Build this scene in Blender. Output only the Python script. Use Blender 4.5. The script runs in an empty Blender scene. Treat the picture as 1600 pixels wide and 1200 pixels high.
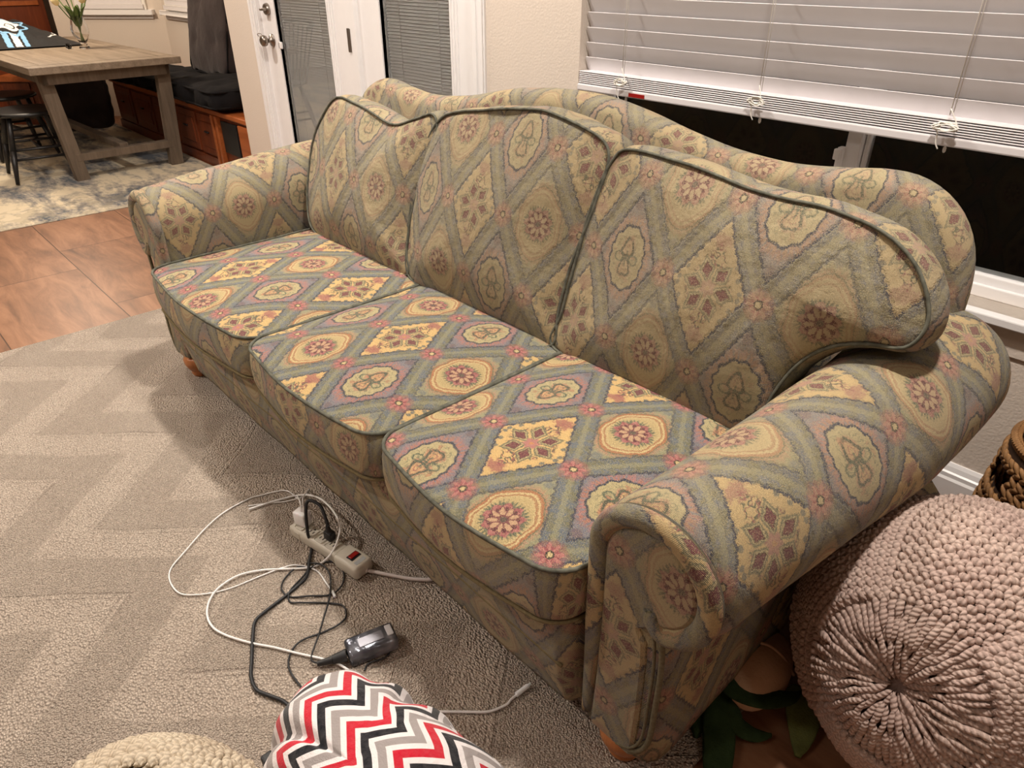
import bpy, bmesh, math, random
import numpy as np
from mathutils import Vector, Matrix, noise
random.seed(7); rng = np.random.default_rng(7)
PI = math.pi
SC = bpy.context.scene
COL = SC.collection

# ------------------------------------------------------------------ helpers
def lin(c):
    return tuple(((v/255)/12.92 if v/255 <= .04045 else ((v/255+.055)/1.055)**2.4) for v in c) + (1.0,)

def link(name, me, mat=None, parent=None):
    o = bpy.data.objects.new(name, me); COL.objects.link(o)
    if mat: me.materials.append(mat)
    if parent is not None: o.parent = parent
    return o

def mesh(name, V, Fc, mat=None, parent=None, uv=None, smooth=True, loc=None):
    """V list of points, Fc list of faces, uv per-vertex list"""
    me = bpy.data.meshes.new(name)
    me.from_pydata([tuple(map(float, v)) for v in V], [], [tuple(f) for f in Fc])
    if uv is not None:
        l = me.uv_layers.new(name='UVMap')
        idx = np.empty(len(me.loops), dtype=np.int32); me.loops.foreach_get('vertex_index', idx)
        l.data.foreach_set('uv', np.asarray(uv, dtype=np.float32)[idx].ravel())
    if smooth: me.polygons.foreach_set('use_smooth', [True]*len(me.polygons))
    me.update()
    return link(name, me, mat, parent)

def empty(name, loc=(0,0,0), rz=0):
    o = bpy.data.objects.new(name, None); COL.objects.link(o)
    o.location = loc; o.rotation_euler = (0,0,rz); o.empty_display_size = .05
    return o

def tag(o, label=None, cat=None, group=None, kind=None):
    if label: o['label'] = label
    if cat: o['category'] = cat
    if group: o['group'] = group
    if kind: o['kind'] = kind
    return o

def struct(o): o['kind'] = 'structure'; return o

class MB:
    def __init__(s): s.bm = bmesh.new()
    def box(s, lo, hi, bev=0, seg=2, mtx=None):
        lo = Vector(lo); hi = Vector(hi)
        r = bmesh.ops.create_cube(s.bm, size=1)
        vs = r['verts']; c = (lo+hi)/2; d = hi-lo
        for v in vs: v.co = Vector((v.co.x*d.x+c.x, v.co.y*d.y+c.y, v.co.z*d.z+c.z))
        if mtx is not None:
            for v in vs: v.co = mtx @ v.co
        if bev > 0:
            es = list({e for v in vs for e in v.link_edges})
            bmesh.ops.bevel(s.bm, geom=es, offset=bev, segments=seg, affect='EDGES', profile=.5)
        return s
    def bar(s, a, b, w, h, up=(0,0,1), bev=0):
        a = Vector(a); b = Vector(b); z = (b-a); L = z.length; z.normalize()
        x = z.cross(Vector(up)); 
        if x.length < 1e-4: x = z.cross(Vector((0,1,0)))
        x.normalize(); y = z.cross(x)
        m = Matrix((x, y, z)).transposed().to_4x4(); m.translation = (a+b)/2
        return s.box((-w/2,-h/2,-L/2), (w/2,h/2,L/2), bev, 2, m)
    def lathe(s, prof, c=(0,0,0), n=32, mtx=None, cap=True):
        rings = []
        for r, z in prof:
            ring = []
            for i in range(n):
                a = 2*PI*i/n; p = Vector((r*math.cos(a), r*math.sin(a), z))
                if mtx is not None: p = mtx @ p
                ring.append(s.bm.verts.new(p + Vector(c)))
            rings.append(ring)
        for A, B in zip(rings, rings[1:]):
            for i in range(n): s.bm.faces.new((A[i], A[(i+1)%n], B[(i+1)%n], B[i]))
        if cap:
            s.bm.faces.new(rings[0][::-1]); s.bm.faces.new(rings[-1])
        return s
    def cone(s, a, b, r1, r2, n=16):
        a = Vector(a); b = Vector(b); z = (b-a); L = z.length
        q = Vector((0,0,1)).rotation_difference(z)
        return s.lathe([(r1,0),(r1*.5+r2*.5,L*.5),(r2,L)], c=a, n=n, mtx=q.to_matrix().to_4x4())
    def tube(s, pts, r, n=8, closed=False):
        V, F, _ = tube_geo(pts, r, n, closed)
        vs = [s.bm.verts.new(v) for v in V]
        for f in F: s.bm.faces.new([vs[i] for i in f])
        return s
    def build(s, name, mat, parent=None, smooth=False):
        bmesh.ops.recalc_face_normals(s.bm, faces=s.bm.faces)
        me = bpy.data.meshes.new(name); s.bm.to_mesh(me); s.bm.free()
        if smooth is not None:
            me.polygons.foreach_set('use_smooth', [bool(smooth)]*len(me.polygons))
        o = link(name, me, mat, parent)
        if smooth == 'auto':
            me.set_sharp_from_angle(angle=math.radians(40))
        return o

def catmull(P, per=8, closed=False):
    P = [Vector(p) for p in P]; n = len(P); out = []
    rng_ = range(n if closed else n-1)
    for i in rng_:
        if closed: p0, p1, p2, p3 = P[(i-1)%n], P[i], P[(i+1)%n], P[(i+2)%n]
        else: p0, p1, p2, p3 = P[max(i-1,0)], P[i], P[i+1], P[min(i+2,n-1)]
        for k in range(per):
            t = k/per
            out.append(.5*((2*p1)+(p2-p0)*t+(2*p0-5*p1+4*p2-p3)*t*t+(3*p1-p0-3*p2+p3)*t**3))
    if not closed: out.append(P[-1])
    return out

def tube_geo(pts, r, n=8, closed=False):
    pts = [Vector(p) for p in pts]; m = len(pts)
    V = []; F = []; S = []; prev = None; L = 0
    for i, p in enumerate(pts):
        if closed: t = pts[(i+1)%m]-pts[(i-1)%m]
        else: t = pts[min(i+1,m-1)]-pts[max(i-1,0)]
        t.normalize()
        if prev is None:
            u = t.cross(Vector((0,0,1)));
            if u.length < .1: u = t.cross(Vector((0,1,0)))
        else: u = prev - t*prev.dot(t)
        u.normalize(); prev = u; w = t.cross(u)
        if i: L += (p-pts[i-1]).length
        rr = r(i/(m-1)) if callable(r) else r
        for k in range(n):
            a = 2*PI*k/n
            V.append(p+(u*math.cos(a)+w*math.sin(a))*rr); S.append((L, k/n))
    for i in range(m if closed else m-1):
        for k in range(n):
            A = i*n; B = ((i+1)%m)*n
            F.append((A+k, A+(k+1)%n, B+(k+1)%n, B+k))
    if not closed:
        F.append(tuple(range(n))[::-1]); F.append(tuple((m-1)*n+k for k in range(n)))
    return V, F, S

def tube(name, pts, r, mat, parent=None, n=8, closed=False):
    V, F, S = tube_geo(pts, r, n, closed)
    return mesh(name, V, F, mat, parent, uv=S)

def resample(P, n, closed=True):
    P = np.asarray(P, float)
    Q = np.vstack([P, P[:1]]) if closed else P
    d = np.r_[0, np.cumsum(np.hypot(*np.diff(Q, axis=0).T))]
    s = np.linspace(0, d[-1], n+1 if closed else n)
    if closed: s = s[:-1]
    return np.c_[np.interp(s, d, Q[:,0]), np.interp(s, d, Q[:,1])]

def spline2(P, closed=True, per=10):
    return np.array([(v.x, v.y) for v in catmull([(p[0],p[1],0) for p in P], per, closed)])

def ccw(P):
    a = np.sum(P[:,0]*np.roll(P[:,1],-1)-P[:,1]*np.roll(P[:,0],-1))
    return P if a > 0 else P[::-1]

def normals2(P):
    t = np.roll(P,-1,axis=0)-np.roll(P,1,axis=0)
    t /= np.maximum(np.linalg.norm(t,axis=1,keepdims=True),1e-9)
    n = np.c_[t[:,1], -t[:,0]]
    for _ in range(3): n = (np.roll(n,1,0)+2*n+np.roll(n,-1,0)); n /= np.linalg.norm(n,axis=1,keepdims=True)
    return n

def pillow(name, P, rings, mapf, mat, parent=None, N=140, uvf=lambda u,v:(u,v), wr=None, back=True, cen=None):
    """P outline (2-D, world metres).  rings: list of (scale, outward offset, depth, wrap arclength or None)
    mapf(a,b,d)->3-D point."""
    P = resample(ccw(np.asarray(P,float)), N); n = normals2(P); c = P.mean(0) if cen is None else np.array(cen)
    V = []; UV = []; F = []
    d0_=rings[0][2]; V.append(mapf(c[0], c[1], d0_(*c) if callable(d0_) else d0_)); UV.append(uvf(*c))
    for (s, o, d, w) in rings:
        Q = c+(P-c)*s+n*o
        for k in range(N):
            V.append(mapf(Q[k,0], Q[k,1], d(Q[k,0],Q[k,1]) if callable(d) else d))
            if w is None: UV.append(uvf(*Q[k]))
            else: UV.append(uvf(*(P[k]+n[k]*w)))
    m = len(rings)
    for k in range(N): F.append((0, 1+(k+1)%N, 1+k)[::-1])
    for i in range(m-1):
        A = 1+i*N; B = A+N
        for k in range(N): F.append((A+k, A+(k+1)%N, B+(k+1)%N, B+k)[::-1])
    if back:
        V.append(mapf(c[0], c[1], rings[-1][2])); UV.append(uvf(*c)); e = len(V)-1
        A = 1+(m-1)*N
        for k in range(N): F.append((A+k, A+(k+1)%N, e)[::-1])
    V = [Vector(v) for v in V]
    if wr:
        amp, fr = wr
        cc = sum(V, Vector())/len(V)
        for i, v in enumerate(V):
            d = noise.noise(v*fr)+.5*noise.noise(v*fr*2.3+Vector((5,1,2)))
            V[i] = v+(v-cc).normalized()*amp*d
    o = mesh(name, V, F, mat, parent, uv=UV)
    bm = bmesh.new(); bm.from_mesh(o.data); bmesh.ops.recalc_face_normals(bm, faces=bm.faces); bm.to_mesh(o.data); bm.free()
    return o, P, n

# ------------------------------------------------------------------ node DSL
class G:
    """tiny expression language on a node tree"""
    def __init__(s, nt): s.nt = nt
    def new(s, t): return s.nt.nodes.new(t)
    def put(s, sock, v):
        if isinstance(v, X): v = v.s
        if isinstance(v, (int, float)): 
            sock.default_value = v if not hasattr(sock.default_value, '__len__') else (v,)*len(sock.default_value)
        elif isinstance(v, tuple): sock.default_value = v if len(sock.default_value)==len(v) else v[:len(sock.default_value)]
        else: s.nt.links.new(v, sock)
    def m(s, op, a, b=None, c=None, clamp=False):
        n = s.new('ShaderNodeMath'); n.operation = op; n.use_clamp = clamp
        s.put(n.inputs[0], a)
        if b is not None: s.put(n.inputs[1], b)
        if c is not None: s.put(n.inputs[2], c)
        return X(s, n.outputs[0])
    def mix(s, f, a, b, mode='MIX'):
        n = s.new('ShaderNodeMix'); n.data_type = 'RGBA'; n.blend_type = mode
        s.put(n.inputs[0], f); s.put(n.inputs[6], a); s.put(n.inputs[7], b)
        return X(s, n.outputs[2])
    def step(s, a, b, x):      # smooth 0 at a -> 1 at b (a may exceed b)
        n = s.new('ShaderNodeMapRange'); n.interpolation_type = 'SMOOTHSTEP'
        s.put(n.inputs[0], x)
        if a < b: n.inputs[1].default_value = a; n.inputs[2].default_value = b; n.inputs[3].default_value = 0; n.inputs[4].default_value = 1
        else: n.inputs[1].default_value = b; n.inputs[2].default_value = a; n.inputs[3].default_value = 1; n.inputs[4].default_value = 0
        return X(s, n.outputs[0])
    def band(s, x, c, w):      # 1 near c, 0 beyond w
        return s.step(w, w*.45, (x-c).abs())
    def noise(s, vec, scale, detail=2, rough=.5, dist=0, color=False):
        n = s.new('ShaderNodeTexNoise'); n.inputs['Scale'].default_value = scale
        n.inputs['Detail'].default_value = detail; n.inputs['Roughness'].default_value = rough
        n.inputs['Distortion'].default_value = dist
        if vec is not None: s.put(n.inputs['Vector'], vec)
        return X(s, n.outputs['Color' if color else 'Fac'])
    def voro(s, vec, scale, feature='F1', out='Distance', rand=1):
        n = s.new('ShaderNodeTexVoronoi'); n.feature = feature; n.inputs['Scale'].default_value = scale
        n.inputs['Randomness'].default_value = rand
        if vec is not None: s.put(n.inputs['Vector'], vec)
        return X(s, n.outputs[out])
    def sep(s, v):
        n = s.new('ShaderNodeSeparateXYZ'); s.put(n.inputs[0], v); return [X(s, n.outputs[i]) for i in range(3)]
    def comb(s, x, y, z=0):
        n = s.new('ShaderNodeCombineXYZ')
        for i, v in enumerate((x,y,z)): s.put(n.inputs[i], v)
        return X(s, n.outputs[0])
    def obj(s): return X(s, s.new('ShaderNodeTexCoord').outputs['Object'])
    def gen(s): return X(s, s.new('ShaderNodeTexCoord').outputs['Generated'])
    def uv(s): return X(s, s.new('ShaderNodeTexCoord').outputs['UV'])
    def geo(s): return X(s, s.new('ShaderNodeNewGeometry').outputs['Position'])
    def ramp(s, f, stops):
        n = s.new('ShaderNodeValToRGB'); e = n.color_ramp.elements
        while len(e) < len(stops): e.new(.5)
        for i, (p, c) in enumerate(stops): e[i].position = p; e[i].color = c
        s.put(n.inputs[0], f); return X(s, n.outputs[0])
class X:
    def __init__(s, g, sock): s.g = g; s.s = sock
    def __add__(a, b): return a.g.m('ADD', a, b)
    __radd__ = __add__
    def __sub__(a, b): return a.g.m('SUBTRACT', a, b)
    def __rsub__(a, b): return a.g.m('SUBTRACT', b, a)
    def __mul__(a, b): return a.g.m('MULTIPLY', a, b)
    __rmul__ = __mul__
    def __truediv__(a, b): return a.g.m('DIVIDE', a, b)
    def abs(a): return a.g.m('ABSOLUTE', a)
    def sin(a): return a.g.m('SINE', a)
    def cos(a): return a.g.m('COSINE', a)
    def rnd(a): return a.g.m('ROUND', a)
    def floor(a): return a.g.m('FLOOR', a)
    def fract(a): return a.g.m('FRACT', a)
    def sqrt(a): return a.g.m('SQRT', a)
    def mod(a, b): return a.g.m('FLOORED_MODULO', a, b)
    def max(a, b): return a.g.m('MAXIMUM', a, b)
    def min(a, b): return a.g.m('MINIMUM', a, b)
    def gt(a, b): return a.g.m('GREATER_THAN', a, b)
    def lt(a, b): return a.g.m('LESS_THAN', a, b)
    def pow(a, b): return a.g.m('POWER', a, b)
    def atan2(a, b): return a.g.m('ARCTAN2', a, b)

def material(name, fn, rough=.7, metal=0, spec=.5, **kw):
    m = bpy.data.materials.new(name); m.use_nodes = True; nt = m.node_tree
    b = nt.nodes['Principled BSDF']; g = G(nt)
    b.inputs['Roughness'].default_value = rough; b.inputs['Metallic'].default_value = metal
    b.inputs['Specular IOR Level'].default_value = spec
    for k, v in kw.items(): b.inputs[k.replace('_',' ')].default_value = v
    r = fn(g, b)
    if isinstance(r, tuple) and isinstance(r[0], X):
        col, h, dist = r
        if h is not None:
            n = nt.nodes.new('ShaderNodeBump'); n.inputs['Distance'].default_value = dist; n.inputs['Strength'].default_value = 1
            g.put(n.inputs['Height'], h); nt.links.new(n.outputs[0], b.inputs['Normal'])
    else: col = r
    g.put(b.inputs['Base Color'], col)
    return m

def plain(name, rgb, rough=.6, metal=0, var=.06, scale=30, bump=0, bscale=200, **kw):
    c = lin(rgb)
    def fn(g, b):
        p = g.obj(); n = g.noise(p, scale, 3)
        dark = tuple(v*(1-var*2) for v in c[:3])+(1,)
        lite = tuple(min(1,v*(1+var*2)) for v in c[:3])+(1,)
        col = g.mix(n, dark, lite)
        if bump: return (col, g.noise(p, bscale, 3, .6), bump)
        return (col, None, 0)
    return material(name, fn, rough, metal, **kw)

# ------------------------------------------------------------------ tapestry fabric
def fabric_group():
    nt = bpy.data.node_groups.new('tapestry', 'ShaderNodeTree')
    nt.interface.new_socket('UV', in_out='INPUT', socket_type='NodeSocketVector')
    nt.interface.new_socket('Color', in_out='OUTPUT', socket_type='NodeSocketColor')
    nt.interface.new_socket('Height', in_out='OUTPUT', socket_type='NodeSocketFloat')
    gi = nt.nodes.new('NodeGroupInput'); go = nt.nodes.new('NodeGroupOutput')
    g = G(nt); uvw = X(g, gi.outputs[0])
    HW, HH = .118, .185
    u0, v0, _ = g.sep(uvw)
    na, nb, nc = g.sep(g.noise(uvw, 55, 2, .6, color=True))
    ma, mb_, mc = g.sep(g.noise(uvw, 330, 1, .5, color=True))
    ka, kb, kc = g.sep(g.noise(uvw, 900, 1, .5, color=True))
    u = u0+(na-.5)*.008+(ma-.5)*.0065+(ka-.5)*.0035; v = v0+(nb-.5)*.008+(mb_-.5)*.0085+(kb-.5)*.005
    p = u*(1/HW); q = v*(1/HH)
    s = (p+q)*.5; t = (p-q)*.5
    a = s.rnd(); b = t.rnd(); ds = s-a; dt = t-b
    typ = (a+b).mod(3.0)
    isB = typ.gt(.5)*typ.lt(1.5); isC = typ.gt(1.5)*typ.lt(2.5)
    du = (ds+dt)*HW; dv = (ds-dt)*HH
    e = .5-ds.abs().max(dt.abs())
    al = ds.abs().gt(dt.abs()); along = al*dt+(1-al)*ds
    scal = (along*75.0).sin()
    e2 = e+scal*.007
    th = dv.atan2(du)
    r = (du*du+dv*dv).sqrt()
    fine = g.noise(g.comb(u0*760, v0*330), 1, 2, .6)       # thread noise
    blot = g.noise(uvw, 95, 3, .6)
    blot2 = g.noise(g.comb(u0+3.1, v0+1.7), 38, 3, .6)
    YEL=lin((216,178,116)); CRM=lin((206,184,134)); SAGE=lin((150,148,116)); OLV=lin((108,106,84))
    SLT=lin((96,106,120)); NAVY=lin((46,52,76)); VIO=lin((122,120,132)); PINK=lin((180,112,112))
    BUR=lin((92,38,54)); ORG=lin((196,130,84)); GRN=lin((70,88,76)); ROSE=lin((150,72,84)); DK=lin((52,46,46))
    # ---- cell A : cream diamond with star flower
    cA = g.mix((blot-.35)*.6, YEL, CRM)
    crl = g.noise(g.comb(u0*1.0+7, v0*1.0), 62, 1, .4)
    crl2 = g.noise(g.comb(u0-3, v0+2), 75, 1, .4)
    rz = (du*du*1.7+dv*dv).sqrt()
    zone = g.step(.040,.05,r)*g.step(.125,.108,rz)*g.step(.21,.26,e)
    cA = g.mix(g.step(.56,.66,blot2)*zone*.55, cA, ROSE)
    cA = g.mix(g.band(crl,.50,.06)*zone*.95, cA, g.mix(.35,GRN,DK))
    cA = g.mix(g.band(crl2,.52,.045)*zone*.85, cA, g.mix(.3,ROSE,BUR))
    tip = g.step(1.0,.6,((du*du)*(1/.028**2)+(dv.abs()-.098)*(dv.abs()-.098)*(1/.020**2)).sqrt()+(blot-.5)*1.6)
    cA = g.mix(tip*.8, cA, ROSE)
    for (dx, dy) in ((.062,.030),(.050,.055),(.074,.006)):
        dd = ((du.abs()-dx)*(du.abs()-dx)+(dv.abs()-dy)*(dv.abs()-dy)).sqrt()
        cA = g.mix(g.step(.0065,.0045,dd)*.85, cA, g.mix(.5, SLT, GRN))
    w6 = (th+PI/6+.12).mod(PI/3)-PI/6
    lat = (r*w6.sin()).abs(); rad = r*w6.cos()
    pet = lat*(1/.0125)+(rad-.038).abs()*(1/.0195)
    cA = g.mix(g.step(1.65,1.45,pet), cA, CRM)
    cA = g.mix(g.band(pet,1.42,.26), cA, OLV)
    cA = g.mix(g.step(1.0,.85,pet), cA, g.mix(blot*.5, BUR, ROSE))
    cA = g.mix(g.band(pet,.98,.14)*.8, cA, DK)
    cA = g.mix(g.step(.019,.013,r+(th*6.0).cos()*.003), cA, PINK)
    cA = g.mix(g.step(.006,.004,r), cA, ORG)
    # ---- cell B : ogee medallion with rosette
    cB = g.mix((blot2-.3)*.9, SAGE, g.mix(.35, SAGE, SLT))
    rb = ((du*du)*(1/.057**2)+(dv*dv)*(1/.077**2)).sqrt()*(1+(th*6.0).cos()*.035)
    ray = (th*46.0+blot*6).sin()
    halo = g.step(1.42,1.08,rb+ray*.07+(blot-.5)*.5)
    cB = g.mix(halo*g.step(.28,.55,blot+ray*.10)*.95, cB, g.mix(blot2, ORG, PINK))
    cB = g.mix(g.step(1.06,1.02,rb), cB, CRM)
    cB = g.mix(g.band(rb,1.09,.07), cB, g.mix(.35, ORG, BUR))
    cB = g.mix(g.band(rb,1.15,.03), cB, OLV)
    cB = g.mix(g.band(rb,.93,.05), cB, g.mix(.4, ORG, OLV))
    cB = g.mix(g.step(.90,.80,rb), cB, g.mix(.42, g.mix(blot*.6, YEL, CRM), SAGE))
    rr = r*(1/.037)
    cB = g.mix(g.step(1.32,1.05,rr+(th*34.0).sin()*.12+(blot-.5)*.5), cB, g.mix(.35, GRN, OLV))
    pt = (th*9.0).cos()
    cB = g.mix(g.step(1.08,.98,rr-pt*.10), cB, g.mix(g.step(.35,.65,blot), ROSE, PINK))
    pa = (th+PI/9).mod(2*PI/9)-PI/9
    px1 = rr*pa.sin(); py1 = rr*pa.cos()-.72
    cB = g.mix(g.step(1.0,.7,(px1*px1*(1/.12**2)+py1*py1*(1/.17**2)).sqrt()), cB, BUR)
    pa2 = th.mod(2*PI/9)-PI/9
    px2 = rr*pa2.sin(); py2 = rr*pa2.cos()-.55
    ptl = (px2*px2*(1/.15**2)+py2*py2*(1/.30**2)).sqrt()
    cB = g.mix(g.step(1.0,.75,ptl), cB, g.mix(.55, PINK, CRM))
    cB = g.mix(g.band(ptl,1.05,.2)*.8, cB, BUR)
    cB = g.mix(g.step(.26,.14,rr), cB, g.mix(.5,GRN,BUR))
    # ---- cell C : scalloped medallion with lily
    cC = g.mix((blot2-.25)*1.0, VIO, SLT)
    scl = (th*13.0+blot*2).cos()
    rc = ((du*du)*(1/.050**2)+(dv*dv)*(1/.066**2)).sqrt()*(1+scl*.035)
    ph = g.step(1.62,1.30,rc+ray*.09+(blot-.5)*.5)
    cC = g.mix(ph*g.step(.28,.60,blot+ray*.12)*.85, cC, g.mix(g.step(.4,.7,blot2+ray*.1), PINK, g.mix(.5,ROSE,ORG)))
    cC = g.mix(g.step(1.16,1.06,rc), cC, g.mix(blot, SAGE, CRM))
    cC = g.mix(g.band(rc,1.08,.07), cC, NAVY)
    sgv = dv.gt(0)*2-1
    dv2 = dv.abs()-.021
    t2 = dv2.atan2(du)
    lob = (du*du*(1/.017**2)+dv2*dv2*(1/.019**2)).sqrt()*(1+(t2*3.0+PI/2*sgv).cos()*.16)
    cC = g.mix(g.step(1.55,1.15,lob+(th*7.0).sin()*.12)*.75, cC, g.mix(.6, ORG, PINK))
    cC = g.mix(g.band(lob,1.0,.26)*.95, cC, g.mix(.4,GRN,DK))
    cC = g.mix(g.step(.55,.63,blot2)*g.step(.95,.85,rc)*.6, cC, g.mix(.5,ORG,ROSE))
    cC = g.mix(g.step(.78,.6,lob), cC, g.mix(blot, CRM, ORG))
    cC = g.mix(g.band(lob,.38,.10)*.8, cC, ROSE)
    cC = g.mix(g.band(du,0,.0028)*g.step(.02,.016,dv.abs())*.9, cC, GRN)
    dl = (lob-.5+(du.abs()*30)).abs()
    dw = du.abs()-.024
    leaf = (dw*dw*(1/.013**2)+dv*dv*(1/.010**2)).sqrt()
    cC = g.mix(g.band(leaf,1.0,.26)*.9, cC, GRN)
    cC = g.mix(g.band(g.noise(g.comb(u0+1,v0),70,1),.5,.03)*g.step(.95,.85,rc)*.6, cC, GRN)
    # tiny sprig near long tips of B and C
    sp = (du*du+(dv.abs()-.118)*(dv.abs()-.118)).sqrt()
    spm = g.step(.014,.007,sp+(th*9.0).sin()*.002+(blot-.5)*.012)
    cC = g.mix(spm*.85, cC, g.mix(.5,BUR,VIO)); cB = g.mix(spm*.6, cB, SLT)
    cell = g.mix(isB, cA, cB); cell = g.mix(isC, cell, cC)
    # ---- trellis band
    bandc = g.mix(g.step(.36,.62,blot2+(blot-.5)*.5), OLV, SLT)
    bandc = g.mix(g.step(.60,.72,blot)*.5, bandc, VIO)
    bandc = g.mix(g.step(.50,.62,g.noise(g.comb(u0*260,v0*140),1,2,.6))*.55, bandc, g.mix(.4,SAGE,SLT))
    bandc = g.mix(g.band(e+scal*.006,.012,.022)*.55, bandc, SAGE)
    col = g.mix(g.step(.128,.116,e2), cell, bandc)
    col = g.mix(g.band(e2+(mc-.5)*.02,.117,.019)*(.95-isB*.35)*g.step(.30,.48,na), col, NAVY)
    # ---- little flowers on the crossings
    jx = (.5-ds.abs()); jy = (.5-dt.abs())
    sx = ds.gt(0)*2-1; sy = dt.gt(0)*2-1
    jds = jx*sx; jdt = jy*sy
    ju = (jds+jdt)*HW; jv = (jds-jdt)*HH
    rj = (ju*ju+jv*jv).sqrt(); tj = jv.atan2(ju)
    pj = (tj*8.0).cos()
    fl = g.step(.0235,.020,rj-pj*.0045)
    col = g.mix(g.step(.036,.026,rj+(blot-.5)*.02)*.5, col, ROSE)
    col = g.mix(fl, col, g.mix(g.step(-.4,.6,pj), ROSE, PINK))
    col = g.mix(g.band(rj,.0075,.0026), col, DK)
    col = g.mix(g.step(.0065,.005,rj), col, CRM)
    # ---- threads
    w1 = ((u0*1.0+v0*.35)*2600).sin()*.5+.5
    speck = g.noise(g.comb(u0*420+9, v0*420), 1, 2, .7)
    col = g.mix(g.step(.50,.62,speck)*.50, col, g.mix(.5, SAGE, CRM))
    col = g.mix(g.step(.47,.36,speck)*.42, col, g.mix(.5, OLV, SLT))
    k = (fine-.5)*1.8+(w1-.5)*.16+1.0
    col = g.mix(1.0, col, g.comb(k,k,k), 'MULTIPLY')
    h = fine*.5+w1*.25+g.step(.02,.13,e2)*.9-g.band(e2,.12,.03)*.5-g.step(.95,.85,pet)*.3*(1-isB)*(1-isC)
    nt.links.new(col.s, go.inputs[0]); nt.links.new(h.s, go.inputs[1])
    return nt
TAP = fabric_group()

def fabric(name, fade=0., dark=1., off=(0,0), rot=0, bump=.0016, crinkle=0.):
    def fn(g, b):
        uv = g.uv()
        mp = g.new('ShaderNodeMapping'); g.put(mp.inputs[0], uv)
        mp.vector_type = 'POINT'
        mp.inputs['Rotation'].default_value = (0,0,rot)
        mp.inputs['Location'].default_value = (off[0], off[1], 0)
        n = g.new('ShaderNodeGroup'); n.node_tree = TAP
        g.nt.links.new(mp.outputs[0], n.inputs[0])
        col = X(g, n.outputs[0]); h = X(g, n.outputs[1])
        if fade:
            bw = g.new('ShaderNodeRGBToBW'); g.put(bw.inputs[0], col); lum = X(g, bw.outputs[0])
            cr = g.new('ShaderNodeSeparateColor'); g.put(cr.inputs[0], col)
            sat = X(g, cr.outputs[0])-X(g, cr.outputs[2])
            col = g.mix((g.step(.03,.20,lum)*.75+.22+g.step(.10,.36,sat)*.62).min(1.75)*fade, col, lin((170,156,126)))
        if crinkle:
            cu, cv_, _ = g.sep(uv)
            h = h+g.noise(g.comb(cu*1.0, cv_*.6), 26, 3, .55, .4)*crinkle+g.noise(g.comb(cu*.5, cv_), 60, 2, .5)*crinkle*.35
        if dark != 1: col = g.mix(1.0, col, (dark,dark,dark,1), 'MULTIPLY')
        b.inputs['Sheen Weight'].default_value = .08; b.inputs['Sheen Roughness'].default_value = .6
        return (col, h, bump)
    return material(name, fn, .95, 0, spec=.15)

def rot_off(c, c2):   # offset so that texture origin falls on c when rotated 180
    return c
F_SEAT3 = fabric('tapestry_seat_a', .04, .86, off=(.859,-.850))
F_SEAT2 = fabric('tapestry_seat_b', .04, .86, off=(-1.430,.938), rot=PI)
F_SEAT1 = fabric('tapestry_seat_c', .06, .86, off=(2.19,-.845))
F_SIDE3 = fabric('tapestry_boxing_a', .42, .98, off=(.859,-.850), crinkle=1.5)
F_SIDE2 = fabric('tapestry_boxing_b', .42, .98, off=(-1.430,.938), rot=PI, crinkle=1.5)
F_SIDE1 = fabric('tapestry_boxing_c', .42, .98, off=(2.19,-.845), crinkle=1.5)
F_BACK3 = fabric('tapestry_back_a', .50, .93, off=(-.744,.749), rot=PI, bump=.003, crinkle=2.6)
F_BACK2 = fabric('tapestry_back_b', .50, .93, off=(-1.506,.759), rot=PI, bump=.003, crinkle=2.6)
F_BACK1 = fabric('tapestry_back_c', .50, .96, off=(-2.228,.715), rot=PI, bump=.003, crinkle=2.6)
F_ARM   = fabric('tapestry_arm', .34, .86, off=(-.828,-.785), bump=.002, crinkle=1.0)
F_ARML  = fabric('tapestry_arm_worn', .44, .88, off=(.776,.513), rot=PI, bump=.002)
F_BODY  = fabric('tapestry_body', .46, .88, off=(.56,-.44), bump=.002)
F_PANEL = fabric('tapestry_panel', .46, .88, off=(.499,-.365), bump=.002)
F_WELT  = plain('welt_cord', (96,96,86), .95, var=.45, scale=60, spec=.1)
F_WELTB = plain('welt_cord_worn', (112,106,86), .95, var=.25, scale=160, spec=.1)
F_SEAM  = plain('seam_cord', (122,110,82), .95, var=.2, scale=160, spec=.1)

# ------------------------------------------------------------------ other materials
def wood(name, c1, c2, rough=.45, scale=1.0, axis=0, spec=.4):
    def fn(g, b):
        p = g.obj(); x, y, z = g.sep(p)
        k = [(1.5,18,18),(18,1.5,18),(18,18,1.5)][axis]
        n = g.noise(g.comb(x*k[0]*scale, y*k[1]*scale, z*k[2]*scale), 1.2, 5, .6, .6)
        n2 = g.noise(g.comb(x*k[0]*scale*4, y*k[1]*scale*4, z*k[2]*scale*4), 2, 2, .5)
        col = g.ramp(n*.75+n2*.25, [(.3, lin(c1)), (.7, lin(c2))])
        return (col, n2, .0008)
    return material(name, fn, rough, spec=spec)
M_TABLE = wood('weathered_oak', (112,98,82), (156,140,122), .6, 1.0, 0)
M_TLEG  = wood('weathered_oak_leg', (84,72,60), (122,106,90), .65, 1.0, 2)
M_CHERRY= wood('cherry_wood', (84,38,22), (128,64,36), .35, .8, 2)
M_CHERT = wood('cherry_wood_top', (140,72,36), (180,102,56), .3, .8, 0)
M_BUN   = wood('honey_maple', (158,96,54), (188,124,76), .4, 1.5, 2)
M_BLACKW= plain('black_painted_wood', (26,24,24), .4, var=.1)
M_BLKCUS= plain('black_suede', (24,23,25), .95, var=.22, scale=9, bump=.004, bscale=24, spec=.15)
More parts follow.
